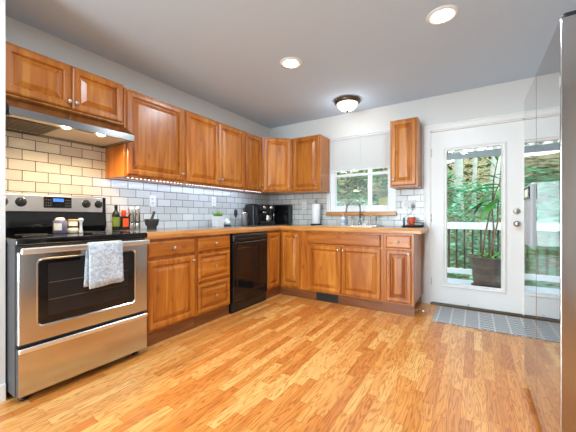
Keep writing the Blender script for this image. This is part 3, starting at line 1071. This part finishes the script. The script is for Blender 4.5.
recessed(-1.435, 2.32, 'round recessed ceiling light farther left, nearer the wall cabinets')
recessed(-.19, 2.34, 'round recessed ceiling light toward the refrigerator side')
recessed(-1.435, .55, 'added unseen recessed fill light before the range')  # this lamp and the next two are added out of view as fill
recessed(-.19, .2, 'added unseen recessed fill light over the viewer')
recessed(-1.435, -1.6, 'added unseen recessed fill light at the rear of the room')
fl = thing('flush_ceiling_lamp', 'bronze-rimmed frosted bowl ceiling lamp before the sink window', 'ceiling light', (-1.315, 3.44, ZC))
obj('canopy', lathe(bmesh.new(), [(.150, 0), (.158, -.014), (.152, -.036), (.130, -.046)], (0, 0, 0), 40), 'bronze', fl)
obj('lamp_shade', lathe(bmesh.new(), [(.127, -.045), (.124, -.060), (.108, -.086), (.080, -.112), (.040, -.128), (0, -.131)], (0, 0, 0), 40), 'bowl', fl)
obj('finial', lathe(bmesh.new(), [(.016, -.128), (.018, -.136), (.010, -.142), (.011, -.150), (0, -.158)], (0, 0, 0), 16), 'bronze', fl)
pl = bpy.data.lights.new('bulb', 'POINT'); pl.energy = E_FLUSH; pl.color = (.9, .95, 1.0); pl.shadow_soft_size = .05
po = bpy.data.objects.new('bulb', pl); COL.objects.link(po); po.parent = fl; po.location = (0, 0, -.24)

# ------------------------------------------------------------------ outlets and switches


def outlet(label, loc, rz, kind='outlet'):
    t = thing('wall_outlet' if kind == 'outlet' else 'light_switch', label, 'outlet' if kind == 'outlet' else 'switch', loc, rz)
    obj('cover_plate', bx(-.036, .036, -.006, 0, -.058, .058, bev=.003), 'white', t)
    if kind == 'outlet':
        for z in (-.021, .021):
            s = obj('socket', lathe(bmesh.new(), [(.016, .005), (.016, .008), (0, .008)], (0, 0, z), 20, 'Y'), 'white', t)
            b = bmesh.new()
            for x in (-.006, .006): box(b, x - .0016, x + .0016, -.0088, -.007, z - .002, z + .007)
            lathe(b, [(.0024, .007), (.0024, .0088)], (0, 0, z - .009), 8, 'Y')
            obj('socket_slot', b, 'blackmatte', s)
    else:
        b = bmesh.new(); box(b, -.005, .005, -.016, -.004, -.002, .014, .002)
        obj('toggle', b, 'cream', t)
    return t


outlet('white wall outlet on the tile above the mortar', (XW + .008, 1.808, 1.205), RL)
outlet('white wall outlet on the tile above the potted succulent', (XW + .008, 2.645, 1.235), RL)
outlet('white wall outlet on the tile left of the paper towel', (-2.16, YB - .008, 1.20), 0)
outlet('white light switch on the tile under the narrow wall cabinet', (-.720, YB - .008, 1.185), 0, 'switch')
outlet('white wall outlet with a black charger plugged in', (-.632, YB - .008, 1.185), 0)

# ------------------------------------------------------------------ things on the range
# candles
t = thing('candle_jar', 'purple-grey jar candle with white label on the cooktop', 'candle', (-2.50, .905, .9245))
obj('jar', lathe(bmesh.new(), [(.038, 0), (.042, .005), (.042, .088), (.038, .094), (0, .094)], seg=28), 'candle', t)
obj('lid', lathe(bmesh.new(), [(.030, .0945), (.030, .102), (.022, .112), (0, .115)], seg=24), 'white', t)
b = bmesh.new()
for k in range(8):
    a0 = math.radians(-75 + k * 8.5); a1 = a0 + math.radians(8.5)
    r = .0428
    b.faces.new([b.verts.new((r * math.cos(a), r * math.sin(a), z)) for a, z in ((a0, .025), (a1, .025), (a1, .075), (a0, .075))])
obj('label', b, 'label', t)
t = thing('spice_jar', 'small tan jar with dark band and white foot on the cooktop', 'jar', (-2.50, .985, .9245))
obj('jar', lathe(bmesh.new(), [(.030, 0), (.034, .004), (.034, .032), (.029, .036), (.029, .085), (.026, .089), (0, .089)], seg=24), 'cream', t)
obj('label_band', lathe(bmesh.new(), [(.0295, .040), (.0295, .054)], seg=24, cap=False), 'bronze', t)
obj('lid', lathe(bmesh.new(), [(.030, .0892), (.030, .098), (.026, .101), (0, .101)], seg=24), 'tan', t)
t = thing('salt_shaker', 'slim white shaker with flared top beside the tan jar', 'shaker', (-2.465, 1.022, .9245))
obj('body', lathe(bmesh.new(), [(.013, 0), (.015, .004), (.009, .03), (.008, .075), (.013, .085)], seg=18), 'white', t)
obj('cap', lathe(bmesh.new(), [(.0135, .0852), (.017, .092), (.016, .104), (.008, .110), (0, .111)], seg=18), 'white', t)

# ------------------------------------------------------------------ things on the left counter
t = thing('oil_bottle', 'dark oil bottle with green and yellow label beside the range', 'bottle', (-2.66, 1.376, CT + .001))
obj('bottle', lathe(bmesh.new(), [(.028, 0), (.031, .004), (.031, .135), (.026, .155), (.013, .175), (.012, .20), (.014, .202), (.014, .208), (0, .208)], seg=24), 'oil', t)
obj('label', lathe(bmesh.new(), [(.0315, .035), (.0315, .118)], seg=24, cap=False), 'oillabel', t)
obj('cap', lathe(bmesh.new(), [(.0135, .2082), (.0135, .226), (0, .227)], seg=16), 'black', t)
t = thing('sauce_bottle', 'dark sauce bottle with orange-red cap and orange label', 'bottle', (-2.665, 1.447, CT + .001))
obj('bottle', bx(-.026, .026, -.030, .030, 0, .125, bev=.010, seg=3), 'sauce', t)
obj('cap', lathe(bmesh.new(), [(.019, .1252), (.021, .135), (.021, .165), (.017, .178), (0, .180)], seg=20), 'redorange', t)
obj('label', bx(.0262, .0275, -.022, .029, .03, .105), 'orange', t)
for y, lab in ((1.512, 'brushed steel spice mill beside the sauce bottle'), (1.572, 'brushed steel spice mill nearer the black mortar')):
    t = thing('spice_mill', lab, 'mill', (-2.665, y, CT + .001), 0, 'steel spice mills')
    obj('base', lathe(bmesh.new(), [(.025, 0), (.026, .003), (.026, .060), (.024, .062), (0, .062)], seg=24), 'steel', t)
    obj('collar', lathe(bmesh.new(), [(.0245, .0622), (.0245, .072), (0, .072)], seg=24), 'black', t)
    obj('body', lathe(bmesh.new(), [(.026, .0722), (.026, .205), (.023, .210), (0, .210)], seg=24), 'chrome', t)
t = thing('mortar', 'black stone mortar on the counter under the outlet', 'mortar', (-2.62, 1.690, CT + .001))
obj('bowl', lathe(bmesh.new(), [(.042, 0), (.046, .006), (.040, .022), (.058, .045), (.066, .090), (.066, .098), (.058, .098), (.050, .055), (.030, .034), (0, .032)], seg=32), 'stone', t)
pe = bmesh.new(); tube(pe, [(0, 0, 0), (.004, .008, .03), (.012, .022, .085), (.017, .033, .128), (.018, .034, .132)], [.017, .018, .012, .014, .004], 14)
po_ = obj('pestle', pe, 'stone'); po_.location = (-2.622, 1.672, CT + .042)
tag(po_, 'black stone pestle leaning in the mortar', 'pestle')

# succulent
t = thing('potted_succulent', 'small green succulent in a square white pot', 'potted plant', (-2.655, 2.590, CT + .001))
b = bmesh.new()


def sq(a, z): return [(-a, -a, z), (a, -a, z), (a, a, z), (-a, a, z)]


loft(b, [sq(.048, 0), sq(.058, .125), sq(.051, .125), sq(.049, .11)])
obj('pot', b, 'white', t)
b = bmesh.new(); loft(b, [sq(.0485, .108), sq(.0485, .1105)]); obj('soil', b, 'soil', t)
random.seed(4)
b = bmesh.new()
for k in range(70):
    a = random.uniform(0, 2 * PI); r = random.uniform(.004, .050); ln = random.uniform(.045, .085); ti = r / .05 * .75
    d = Vector((math.cos(a) * math.sin(ti), math.sin(a) * math.sin(ti), math.cos(ti)))
    p = Vector((math.cos(a) * r * .7, math.sin(a) * r * .7, .112))
    tube(b, [p, p + d * ln * .5, p + d * ln], [.004, .0055, .0008], 6)
obj('foliage', b, 'succulent', t)
t = thing('lidded_pot', 'small white lidded pot on a black dish beside the succulent', 'jar', (-2.66, 2.745, CT + .001))
obj('dish', lathe(bmesh.new(), [(.050, 0), (.056, .006), (.054, .014), (0, .014)], seg=28), 'black', t)
obj('jar', lathe(bmesh.new(), [(.040, .0142), (.047, .03), (.046, .055), (.030, .078), (.012, .086), (.010, .098), (0, .1)], seg=28), 'white', t)
t = thing('black_scoop', 'black oval-headed scoop on a thin stand', 'utensil', (-2.68, 2.935, CT + .001))
obj('foot', lathe(bmesh.new(), [(.030, 0), (.030, .006), (.006, .010), (0, .010)], seg=20), 'gunmetal', t)
b = bmesh.new(); tube(b, [(0, 0, .008), (0, 0, .12)], .004, 8); obj('stem', b, 'gunmetal', t)
b = bmesh.new(); tube(b, [(0, 0, .105), (0, 0, .120), (0, 0, .150), (0, 0, .190), (0, 0, .212), (0, 0, .220)], [.004, .016, .024, .023, .014, .002], 14)
obj('scoop_head', b, 'black', t)
t = thing('french_press', 'steel and glass coffee press with black plunger knob', 'coffee press', (-2.625, 3.040, CT + .001))
obj('carafe', lathe(bmesh.new(), [(.046, 0), (.046, .155), (.048, .16), (0, .16)], seg=28), 'steelpanel', t)
obj('lid', lathe(bmesh.new(), [(.050, .1602), (.050, .172), (.030, .184), (0, .186)], seg=28), 'chrome', t)
b = lathe(bmesh.new(), [(.004, .186), (.004, .212), (.014, .216), (.014, .232), (0, .236)], seg=16); obj('plunger', b, 'black', t)
b = bmesh.new(); tube(b, [(0, .046, .15), (0, .085, .148), (0, .092, .12), (0, .09, .06), (0, .075, .035), (0, .046, .035)], .007, 8)
obj('handle', b, 'black', t)

# coffee corner
t = thing('coffee_grinder', 'tall black box grinder left of the espresso machine', 'coffee grinder', (-2.665, 3.245, CT + .001), RL)
obj('body', bx(-.055, .055, -.08, .08, 0, .280, bev=.010), 'black', t)
obj('hopper_lid', bx(-.049, .049, -.072, .072, .2802, .293, bev=.006), 'blackgloss', t)
obj('chute', bx(-.010, .010, -.088, -.08, .12, .22, bev=.003), 'darkgrey', t)
obj('catch_drawer', bx(-.044, .044, -.086, -.08, .02, .075, bev=.003), 'blackmatte', t)
t = thing('espresso_machine', 'black coffee machine with chrome fittings in the counter corner', 'coffee machine', (-2.630, 3.475, CT + .001), math.radians(68))
b = bmesh.new(); box(b, -.125, .125, .02, .16, 0, .29, .010); box(b, -.125, .125, -.13, .03, 0, .045, .008); box(b, -.125, .125, -.12, .03, .20, .29, .012)
obj('body', b, 'black', t)
obj('drip_tray', bx(-.10, .10, -.125, 0, .0452, .052, bev=.002), 'gunmetal', t)
for x in (-.06, .055):
    obj('dial', lathe(bmesh.new(), [(.026, 0), (.026, .016), (.020, .022), (0, .022)], (x, -.12, .25), 22, 'Y'), 'chrome', t)
obj('brew_head', lathe(bmesh.new(), [(.034, .200), (.034, .176), (.024, .166), (0, .165)], (-.02, -.06, 0), 22), 'chrome', t)
b = bmesh.new(); tube(b, [(-.02, -.085, .172), (-.04, -.15, .165), (-.05, -.19, .16)], [.008, .010, .012], 10); obj('brew_handle', b, 'black', t)
b = bmesh.new(); tube(b, [(.10, -.10, .20), (.102, -.12, .15), (.104, -.125, .075)], .005, 8); obj('steam_wand', b, 'chrome', t)
t = thing('milk_pitcher', 'small chrome pitcher on the coffee machine tray', 'pitcher', (-2.555, 3.485, CT + .054), math.radians(68))
obj('body', lathe(bmesh.new(), [(.032, 0), (.036, .01), (.035, .045), (.029, .075), (.031, .085), (.027, .083), (.025, .07), (0, .06)], seg=22), 'chrome', t)
b = bmesh.new(); tube(b, [(.030, 0, .075), (.058, 0, .07), (.058, 0, .03), (.034, 0, .02)], .004, 8); obj('handle', b, 'chrome', t)
t = thing('countertop_appliance', 'black flat-fronted box appliance standing right of the coffee machine', 'appliance', (-2.508, 3.755, CT + .001), math.radians(4))
obj('body', bx(-.155, .155, -.02, .10, .012, .300, bev=.008), 'black', t)
obj('front_glass', bx(-.148, .148, -.027, -.02, .02, .292, bev=.003), 'blackgloss', t)
for x in (-.13, .13): obj('foot', bx(x - .015, x + .015, -.01, .09, 0, .012), 'blackmatte', t)

# paper towel
t = thing('paper_towel_holder', 'black wire stand holding the paper towel roll', 'holder', (-1.890, 3.73, CT + .001))
b = lathe(bmesh.new(), [(.078, 0), (.080, .008), (.074, .016), (0, .016)], seg=32); obj('base', b, 'black', t)
b = bmesh.new(); tube(b, [(0, 0, .012), (0, 0, .318)], .006, 10)
pts = [(.016 * math.sin(a), 0, .336 - .016 * math.cos(a)) for a in [2 * PI * k / 18 for k in range(19)]]
tube(b, pts, .004, 8); obj('rod', b, 'black', t)
b = bmesh.new(); tube(b, [(.070, -.01, .014), (.078, -.012, .05), (.082, -.012, .09), (.090, -.012, .10), (.080, -.012, .12)], .004, 8); obj('tension_arm', b, 'black', t)
r_ = obj('paper_towel_roll', lathe(bmesh.new(), [(.018, 0), (.058, 0), (.060, .004), (.060, .274), (.058, .278), (.018, .278)], seg=36, cap=False), 'white')
r_.location = (-1.890, 3.73, CT + .020)
tag(r_, 'white paper towel roll standing on its holder left of the window', 'paper towel')

# ------------------------------------------------------------------ sink, faucet
sk = thing('sink', 'steel drop-in sink under the window', 'sink', ((SX0 + SX1) / 2, (SY0 + SY1) / 2, CT))
sw, sh = (SX1 - SX0) / 2, (SY1 - SY0) / 2
b = bmesh.new()


def rr(w, h_, z, r=.05, dy=0):
    return [(p[0], p[2] + dy, z) for p in rrect(-w, w, -h_, h_, r, 0)]


loft(b, [rr(sw + .03, sh + .03, .0015), rr(sw + .03, sh + .03, .006), rr(sw - .006, sh - .006, .007), rr(sw - .01, sh - .01, 0), rr(sw - .03, sh - .03, -.17), rr(sw - .06, sh - .06, -.18)], False, True)
box(b, -sw - .02, sw + .02, sh + .01, sh + .115, .0015, .007, .002)
obj('basin', b, 'sinksteel', sk)
obj('drain', lathe(bmesh.new(), [(.04, -.1795), (.04, -.176), (.03, -.177), (0, -.178)], (0, 0, 0), 24), 'chrome', sk)
fz0 = CT + .0075
fc = thing('faucet', 'dark high-arc gooseneck faucet with two lever handles', 'faucet', (-1.262, 3.765, fz0))
b = bmesh.new()
pp = [(0, 0, .01), (0, 0, .20)]
for k in range(13):
    a = PI * k / 12
    pp.append((-.085 + .085 * math.cos(a), -.045 * k / 12, .225 + .085 * math.sin(a)))
pp += [(-.172, -.047, .19), (-.173, -.047, .165)]
tube(b, pp, .0115, 12)
obj('spout', b, 'gunmetal', fc)
obj('base', lathe(bmesh.new(), [(.028, 0), (.028, .006), (.018, .02), (.015, .045), (.0125, .05)], seg=20), 'gunmetal', fc)
for x, s in ((-.105, -1), (.125, 1)):
    hb = obj('handle', lathe(bmesh.new(), [(.026, 0), (.026, .008), (.016, .024), (.013, .075), (.018, .084), (.012, .096), (0, .098)], (x, 0, 0), 18), 'nickel', fc)
    b = bmesh.new(); tube(b, [(x, 0, .090), (x + s * .03, -.01, .108), (x + s * .06, -.018, .100)], [.008, .007, .006], 8)
    obj('lever', b, 'nickel', hb)
t = thing('side_sprayer', 'slim chrome sink sprayer right of the faucet', 'sprayer', (-1.052, 3.765, fz0))
obj('collar', lathe(bmesh.new(), [(.022, 0), (.022, .006), (.014, .016), (0, .016)], seg=18), 'chrome', t)
b = bmesh.new(); tube(b, [(0, 0, .014), (0, 0, .05), (0, -.003, .085), (-.004, -.012, .118), (-.006, -.02, .13)], [.012, .011, .014, .016, .010], 14); obj('spray_head', b, 'nickel', t)
t = thing('soap_bottle', 'white pump soap bottle with pale blue label left of the faucet', 'bottle', (-1.498, 3.765, fz0))
obj('bottle', lathe(bmesh.new(), [(.026, 0), (.029, .004), (.029, .095), (.020, .108), (.010, .112), (0, .112)], seg=24), 'white', t)
obj('label', lathe(bmesh.new(), [(.0295, .025), (.0295, .075)], seg=24, cap=False), 'soapblue', t)
b = lathe(bmesh.new(), [(.011, .1122), (.011, .124), (.004, .126), (.004, .148), (0, .148)], seg=14); tube(b, [(0, 0, .150), (-.004, -.02, .150), (-.006, -.036, .145)], .006, 8); obj('pump', b, 'cream', t)
b = bmesh.new(); box(b, -.026, .026, -.018, .018, 0, .022, .006)
o = obj('sponge', b, 'white', None); o.location = (-1.195, 3.735, fz0); tag(o, 'flat white sponge on the sink rim between faucet and sprayer', 'sponge')

# yellow tub on the outer window ledge
t = thing('yellow_tub', 'pale yellow square tub standing outside the sink window', 'tub', (-1.030, YB + .19, WZ0 + .081), 0)
b = bmesh.new()


def tq(w, d, z): return [(-w, -d, z), (w, -d, z), (w, d, z), (-w, d, z)]


loft(b, [tq(.058, .040, 0), tq(.066, .046, .098), tq(.062, .042, .098), tq(.055, .037, .006)])
obj('tub', b, 'yellow', t)
b = bmesh.new(); loft(b, [tq(.069, .049, .0982), tq(.069, .049, .106), tq(.061, .041, .106), tq(.061, .041, .0982)]); obj('rim', b, 'cream', t)

# mug, tray, box, charger
t = thing('tray', 'flat black tray under the orange mug', 'tray', (-.612, 3.73, CT + .001))
b = bmesh.new(); loft(b, [rr(.115, .065, 0, .02), rr(.122, .072, .014, .02), rr(.116, .066, .014, .02), rr(.110, .060, .004, .02)]); obj('tray', b, 'black', t)
t = thing('mug', 'orange-red mug on the black tray', 'mug', (-.622, 3.73, CT + .006))
obj('cup', lathe(bmesh.new(), [(.034, 0), (.040, .004), (.043, .108), (.0395, .108), (.037, .008), (0, .007)], seg=30), 'mug', t)
b = bmesh.new(); tube(b, [(-.042, 0, .088), (-.062, 0, .086), (-.070, 0, .06), (-.062, 0, .032), (-.041, 0, .026)], .006, 8); obj('handle', b, 'white', t)
o = obj('phone_stand', bx(-.011, .011, -.02, .02, 0, .095, bev=.005), 'black'); o.location = (-.712, 3.74, CT + .015); tag(o, 'small upright black stand left of the orange mug', 'stand')
o = obj('black_case', bx(-.05, .05, -.045, .045, 0, .038, bev=.006), 'black'); o.location = (-.545, 3.735, CT + .015); tag(o, 'low black case right of the orange mug', 'case')
t = thing('phone_charger', 'black phone charger and cord hanging from the outlet', 'charger', (-.630, YB - .018, 1.164))
obj('plug', bx(-.016, .016, -.030, 0.0005, -.020, .024, bev=.004), 'black', t)
b = bmesh.new(); tube(b, [(0, -.016, -.018), (-.004, -.03, -.05), (-.025, -.05, -.085), (-.055, -.075, -.11), (-.078, -.09, -.13), (-.080, -.10, -.16)], .0028, 6); obj('cord', b, 'black', t)

# ------------------------------------------------------------------ low things on the floor
t = thing('toe_kick_vent', 'black louvred register in the toe kick under the sink cabinet', 'vent', (-1.515, YF + .017, .055))
b = bmesh.new(); box(b, -.145, .145, -.008, 0, -.045, .045, .002); obj('plate', b, 'grille', t)
b = bmesh.new()
for k in range(6): box(b, -.13, .13, -.012, -.006, -.036 + k * .0135, -.030 + k * .0135)
obj('louver', b, 'black', t)
t = thing('door_stop', 'small dark door stop with white tip on the end cabinet', 'door stop', (-.524, 3.33, .062), 0)
b = lathe(bmesh.new(), [(.012, 0.0), (.012, .006), (.005, .008), (.005, .07)], seg=12, axis='X'); obj('shaft', b, 'gunmetal', t)
b = lathe(bmesh.new(), [(.009, .0702), (.010, .074), (.009, .086), (0, .088)], seg=12, axis='X'); obj('tip', b, 'white', t)
b = bmesh.new(); box(b, -.39, .39, -.29, .29, 0, .007, .003)
o = obj('rug', b, 'rug'); o.location = (.035, 3.535, .001); tag(o, 'grey patterned runner rug before the glass door', 'rug')

# ------------------------------------------------------------------ deck and outdoors
DY1 = 5.60
b = bmesh.new()
for k in range(12):
    y = YB + .125 + k * .1405
    box(b, -4.2, 3.2, y, min(y + .135, DY1 + .08), -.03, -.002, .003, 1)
struct('ground_deck', b, 'deck', label='pale grey boarded deck outside the glass door')
rl = thing('deck_railing', 'white deck railing with black balusters beyond the glass door', 'railing', (0, DY1, 0))
obj('top_rail', bx(-4.2, 3.2, -.05, .05, .835, .945, bev=.006), 'railwhite', rl)
obj('bottom_rail', bx(-4.2, 3.2, -.022, .022, .105, .19, bev=.005), 'railwhite', rl)
for x in (-4.15, -1.45, .95, 3.15): obj('post', bx(x - .045, x + .045, -.045, .045, -.002, .835, bev=.004), 'railwhite', rl)
base = None
for k in range(64):
    x = -4.05 + k * .112
    if abs(x + 1.45) < .06 or abs(x - .95) < .06: continue
    if base is None:
        base = obj('baluster', lathe(bmesh.new(), [(.0145, .185), (.0145, .84)], seg=10), 'baluster', rl); base.location = (x, 0, 0)
    else:
        c = base.copy(); COL.objects.link(c); c.parent = rl; c.location = (x, 0, 0)
o = obj('deck_post', bx(-.034, .034, -.034, .034, 0, 3.2, bev=.004), 'railwhite'); o.location = (-1.716, DY1 + .11, -.002)
tag(o, 'tall white post seen through the sink window', 'post')

# planter
t = thing('potted_plant', 'tall leafy plant in a brown ribbed planter on the deck', 'potted plant', (.165, 5.22, -.001))
pr = [(.155, 0), (.165, .012), (.175, .09), (.19, .20), (.184, .205), (.188, .215), (.195, .27), (.206, .30), (.202, .305), (.21, .335), (.225, .40), (.245, .43), (.262, .44), (.262, .462), (.240, .462), (.225, .42), (.21, .41)]
obj('pot', lathe(bmesh.new(), pr, seg=44, cap=True), 'pot', t)
obj('soil', lathe(bmesh.new(), [(.216, .405), (.216, .425), (0, .43)], seg=32), 'soil', t)
obj('saucer', lathe(bmesh.new(), [(.17, .0), (.195, .006), (.205, .035), (.198, .035), (.186, .014)], seg=36), 'pot', t)


def leaf(b, p, d, ln, w, droop=.25, n=7):
    d = Vector(d).normalized(); s = d.cross(Vector((0, 0, 1)))
    if s.length < .1: s = Vector((1, 0, 0))
    s.normalize(); u = s.cross(d).normalized()
    prev = None
    for k in range(n + 1):
        f = k / n
        c = Vector(p) + d * ln * f - Vector((0, 0, 1)) * droop * ln * f * f
        ww = w * math.sin(PI * min(.999, f * .93 + .05)) ** .8
        row = [b.verts.new(c - s * ww + u * ww * .25), b.verts.new(c), b.verts.new(c + s * ww + u * ww * .25)]
        if prev:
            for i in range(2):
                fc_ = b.faces.new((prev[i], prev[i + 1], row[i + 1], row[i])); fc_.smooth = True
        prev = row


stems = [[(-.06, 0, .42), (-.03, .0, .75), (.02, 0, 1.05), (.10, 0, 1.40), (.18, 0, 1.62)],
         [(.06, .02, .42), (.08, .02, .85), (.06, .02, 1.15), (.08, .02, 1.6), (.14, .02, 1.95)],
         [(.0, -.04, .42), (.06, -.04, .62), (.12, -.04, .95), (.13, -.04, 1.3)]]
for s in stems:
    b = bmesh.new(); tube(b, s, [.014, .013, .011, .009, .006][:len(s)], 8); obj('stem', b, 'stem', t)
b = bmesh.new()
random.seed(11)
for (p, d, ln, w) in (((.06, 0, 1.30), (-.9, -.1, -.35), .36, .055), ((.10, 0, 1.42), (-.8, -.3, -.7), .30, .055), ((.12, 0, 1.46), (-1, .2, .1), .30, .05), ((.16, 0, 1.58), (-.7, 0, .4), .26, .045),
                      ((.18, 0, 1.60), (.8, 0, .3), .3, .05), ((.10, .02, 1.75), (-.4, .1, .7), .26, .04), ((.12, .02, 1.85), (-.3, -.1, .9), .24, .04), ((.14, .02, 1.95), (.3, 0, .9), .24, .04),
                      ((.13, -.04, 1.25), (.7, -.3, .2), .3, .05), ((.04, 0, 1.15), (-.8, -.2, .1), .24, .045), ((.13, -.04, 1.3), (-.5, -.5, -.5), .28, .05), ((.09, .02, 1.65), (.8, .2, .1), .28, .045), ((.05, .0, 1.22), (-.9, -.2, -.1), .34, .06), ((.14, 0, 1.5), (-.9, -.4, .1), .32, .055), ((.11, 0, 1.42), (.3, -.9, -.3), .3, .05), ((.13, .02, 1.9), (.6, -.2, .5), .3, .05), ((.08, .02, 1.55), (-.6, .3, .4), .26, .045)):
    leaf(b, p, d, ln * 1.25, w * 1.35, .35)
for k in range(34):
    a = 2 * PI * k / 34 + random.uniform(-.1, .1)
    leaf(b, (.05 + .09 * math.cos(a), .09 * math.sin(a), .425), (math.cos(a), math.sin(a), random.uniform(.6, 2.2)), random.uniform(.16, .28), .024, .6)
for k in range(9):
    leaf(b, (.17 + random.uniform(-.04, .04), -.12 + random.uniform(-.04, .03), .45), (random.uniform(.2, .8), -.7, .1), random.uniform(.16, .26), .035, 1.0)
obj('foliage', b, 'leafgreen', t)

# hillside
random.seed(3)
b = bmesh.new()
gx, gy = 28, 22
gv = []
for j in range(gy + 1):
    row = []
    for i in range(gx + 1):
        x = -16 + 26 * i / gx; y = 6.0 + 22 * j / gy
        z = -1.4 + max(0, (y - 8.5)) * .36 + .25 * math.sin(x * .9 + y * .5) + random.uniform(-.12, .12)
        row.append(b.verts.new((x, y, z)))
    gv.append(row)
for j in range(gy):
    for i in range(gx):
        f = b.faces.new((gv[j][i], gv[j][i + 1], gv[j + 1][i + 1], gv[j + 1][i])); f.smooth = True
struct('hill', b, 'hill', label='brown leaf-strewn hillside rising behind the deck')


def ground_z(x, y): return -1.4 + max(0, (y - 8.5)) * .36 + .25 * math.sin(x * .9 + y * .5)


def leaves_mass(name, n, region, size, mat, seed, spread=1.0, label=None, cat='foliage'):
    """loose broad leaves on layered sprays"""
    random.seed(seed)
    b = bmesh.new()
    for k in range(n):
        cx, cy, cz, flat = region()
        m = random.randint(9, 14)
        a0 = random.uniform(0, 2 * PI)
        tilt = random.uniform(-.35, .35)
        L0 = size * random.uniform(4, 7)
        dx, dy = math.cos(a0), math.sin(a0)
        for i in range(m):
            f = (i + 1) / m
            px, py, pz = cx + dx * L0 * f, cy + dy * L0 * f, cz + tilt * L0 * f - .35 * L0 * f * f
            side = 1 if i % 2 else -1
            a = a0 + side * random.uniform(.7, 1.2)
            ln = size * random.uniform(.7, 1.4) * (1.2 - .6 * f)
            d = Vector((math.cos(a), math.sin(a), random.uniform(-.5, .3) + flat)).normalized()
            s = d.cross(Vector((random.uniform(-.3, .3), random.uniform(-.3, .3), 1))).normalized() * ln * .3
            p = Vector((px, py, pz))
            q = [p, p + d * ln * .5 + s, p + d * ln, p + d * ln * .5 - s]
            b.faces.new([b.verts.new(v) for v in q])
    o = obj(name, b, mat, recalc=False)
    tag(o, label, cat, kind='stuff')
    return o


def reg_fern():
    x = random.uniform(-5.5, 4.5); y = random.uniform(6.8, 10.5)
    top = 1.35 + (y - 6.8) * .24 + .3 * math.sin(x * 1.7 + y)
    z = random.uniform(-1.2, top)
    return x, y, z, 0


def reg_dark():
    x = random.uniform(-13, 6); y = random.uniform(14, 20)
    return x, y, random.uniform(1.5, 9.5), -.2


def reg_win():
    x = random.uniform(-8, -2.2); y = random.uniform(8.5, 11)
    return x, y, random.uniform(2.0, 6.0), -.2


def reg_brush():
    x = random.uniform(-5.6, -2.25); y = random.uniform(7.4, 8.6)
    return x, y, random.uniform(.2, 1.5), 0


def reg_light():
    x = random.uniform(-3.9, -2.2); y = random.uniform(7.0, 8.2)
    return x, y, random.uniform(2.25, 4.2), -.2


leaves_mass('fern_foliage', 3600, reg_fern, .125, 'fern', 5, label='dense pale green shrubs and ferns filling the slope behind the railing')
leaves_mass('tree_foliage', 1500, reg_dark, .26, 'leafdark', 6, label='darker green tree leaves high on the far hillside')
leaves_mass('tree_foliage', 700, reg_win, .2, 'leafdark', 7, label='dark green tree leaves in the upper half of the sink window')
leaves_mass('shrub_foliage', 1500, reg_brush, .12, 'brush', 8, label='pale grey-green brush in the lower half of the sink window')
leaves_mass('tree_foliage', 130, reg_light, .16, 'leaflight', 9, label='bright green leafy branch at the top of the sink window')


def tree(label, x, y, h, r, lean, mat, group='tree trunks beyond the railing'):
    z0 = ground_z(x, y) - .1
    t = thing('tree', label, 'tree', (x, y, z0), 0, group)
    b = bmesh.new()
    n = 7
    tube(b, [(lean * h * (k / n) + .03 * math.sin(k * 2.1), .02 * math.sin(k * 1.7), h * k / n) for k in range(n + 1)], [r * (1.25 if k == 0 else 1 - .45 * k / n) for k in range(n + 1)], 14)
    obj('trunk', b, mat, t)
    random.seed(int(x * 100))
    for k in range(4):
        f = .62 + .09 * k
        a = random.uniform(0, 2 * PI)
        p = Vector((lean * h * f, 0, h * f))
        b = bmesh.new(); tube(b, [p, p + Vector((math.cos(a) * .6, math.sin(a) * .6, .5)), p + Vector((math.cos(a) * 1.3, math.sin(a) * 1.3, 1.3))], [r * .35, r * .25, r * .1], 8)
        obj('branch', b, mat, t)
    return t


tree('thick pale grey tree trunk at the left of the door glass', -.38, 11.6, 7.5, .17, -.02, 'bark')
tree('slim pale grey tree trunk in the middle of the door glass', .02, 11.0, 7.5, .075, .0, 'bark')
tree('leaning pale grey tree trunk at the right of the door glass', .36, 10.6, 7.5, .15, .05, 'bark')
tree('dark slender tree trunk on the far hillside', -2.3, 14.0, 8.5, .12, .03, 'barkdark')
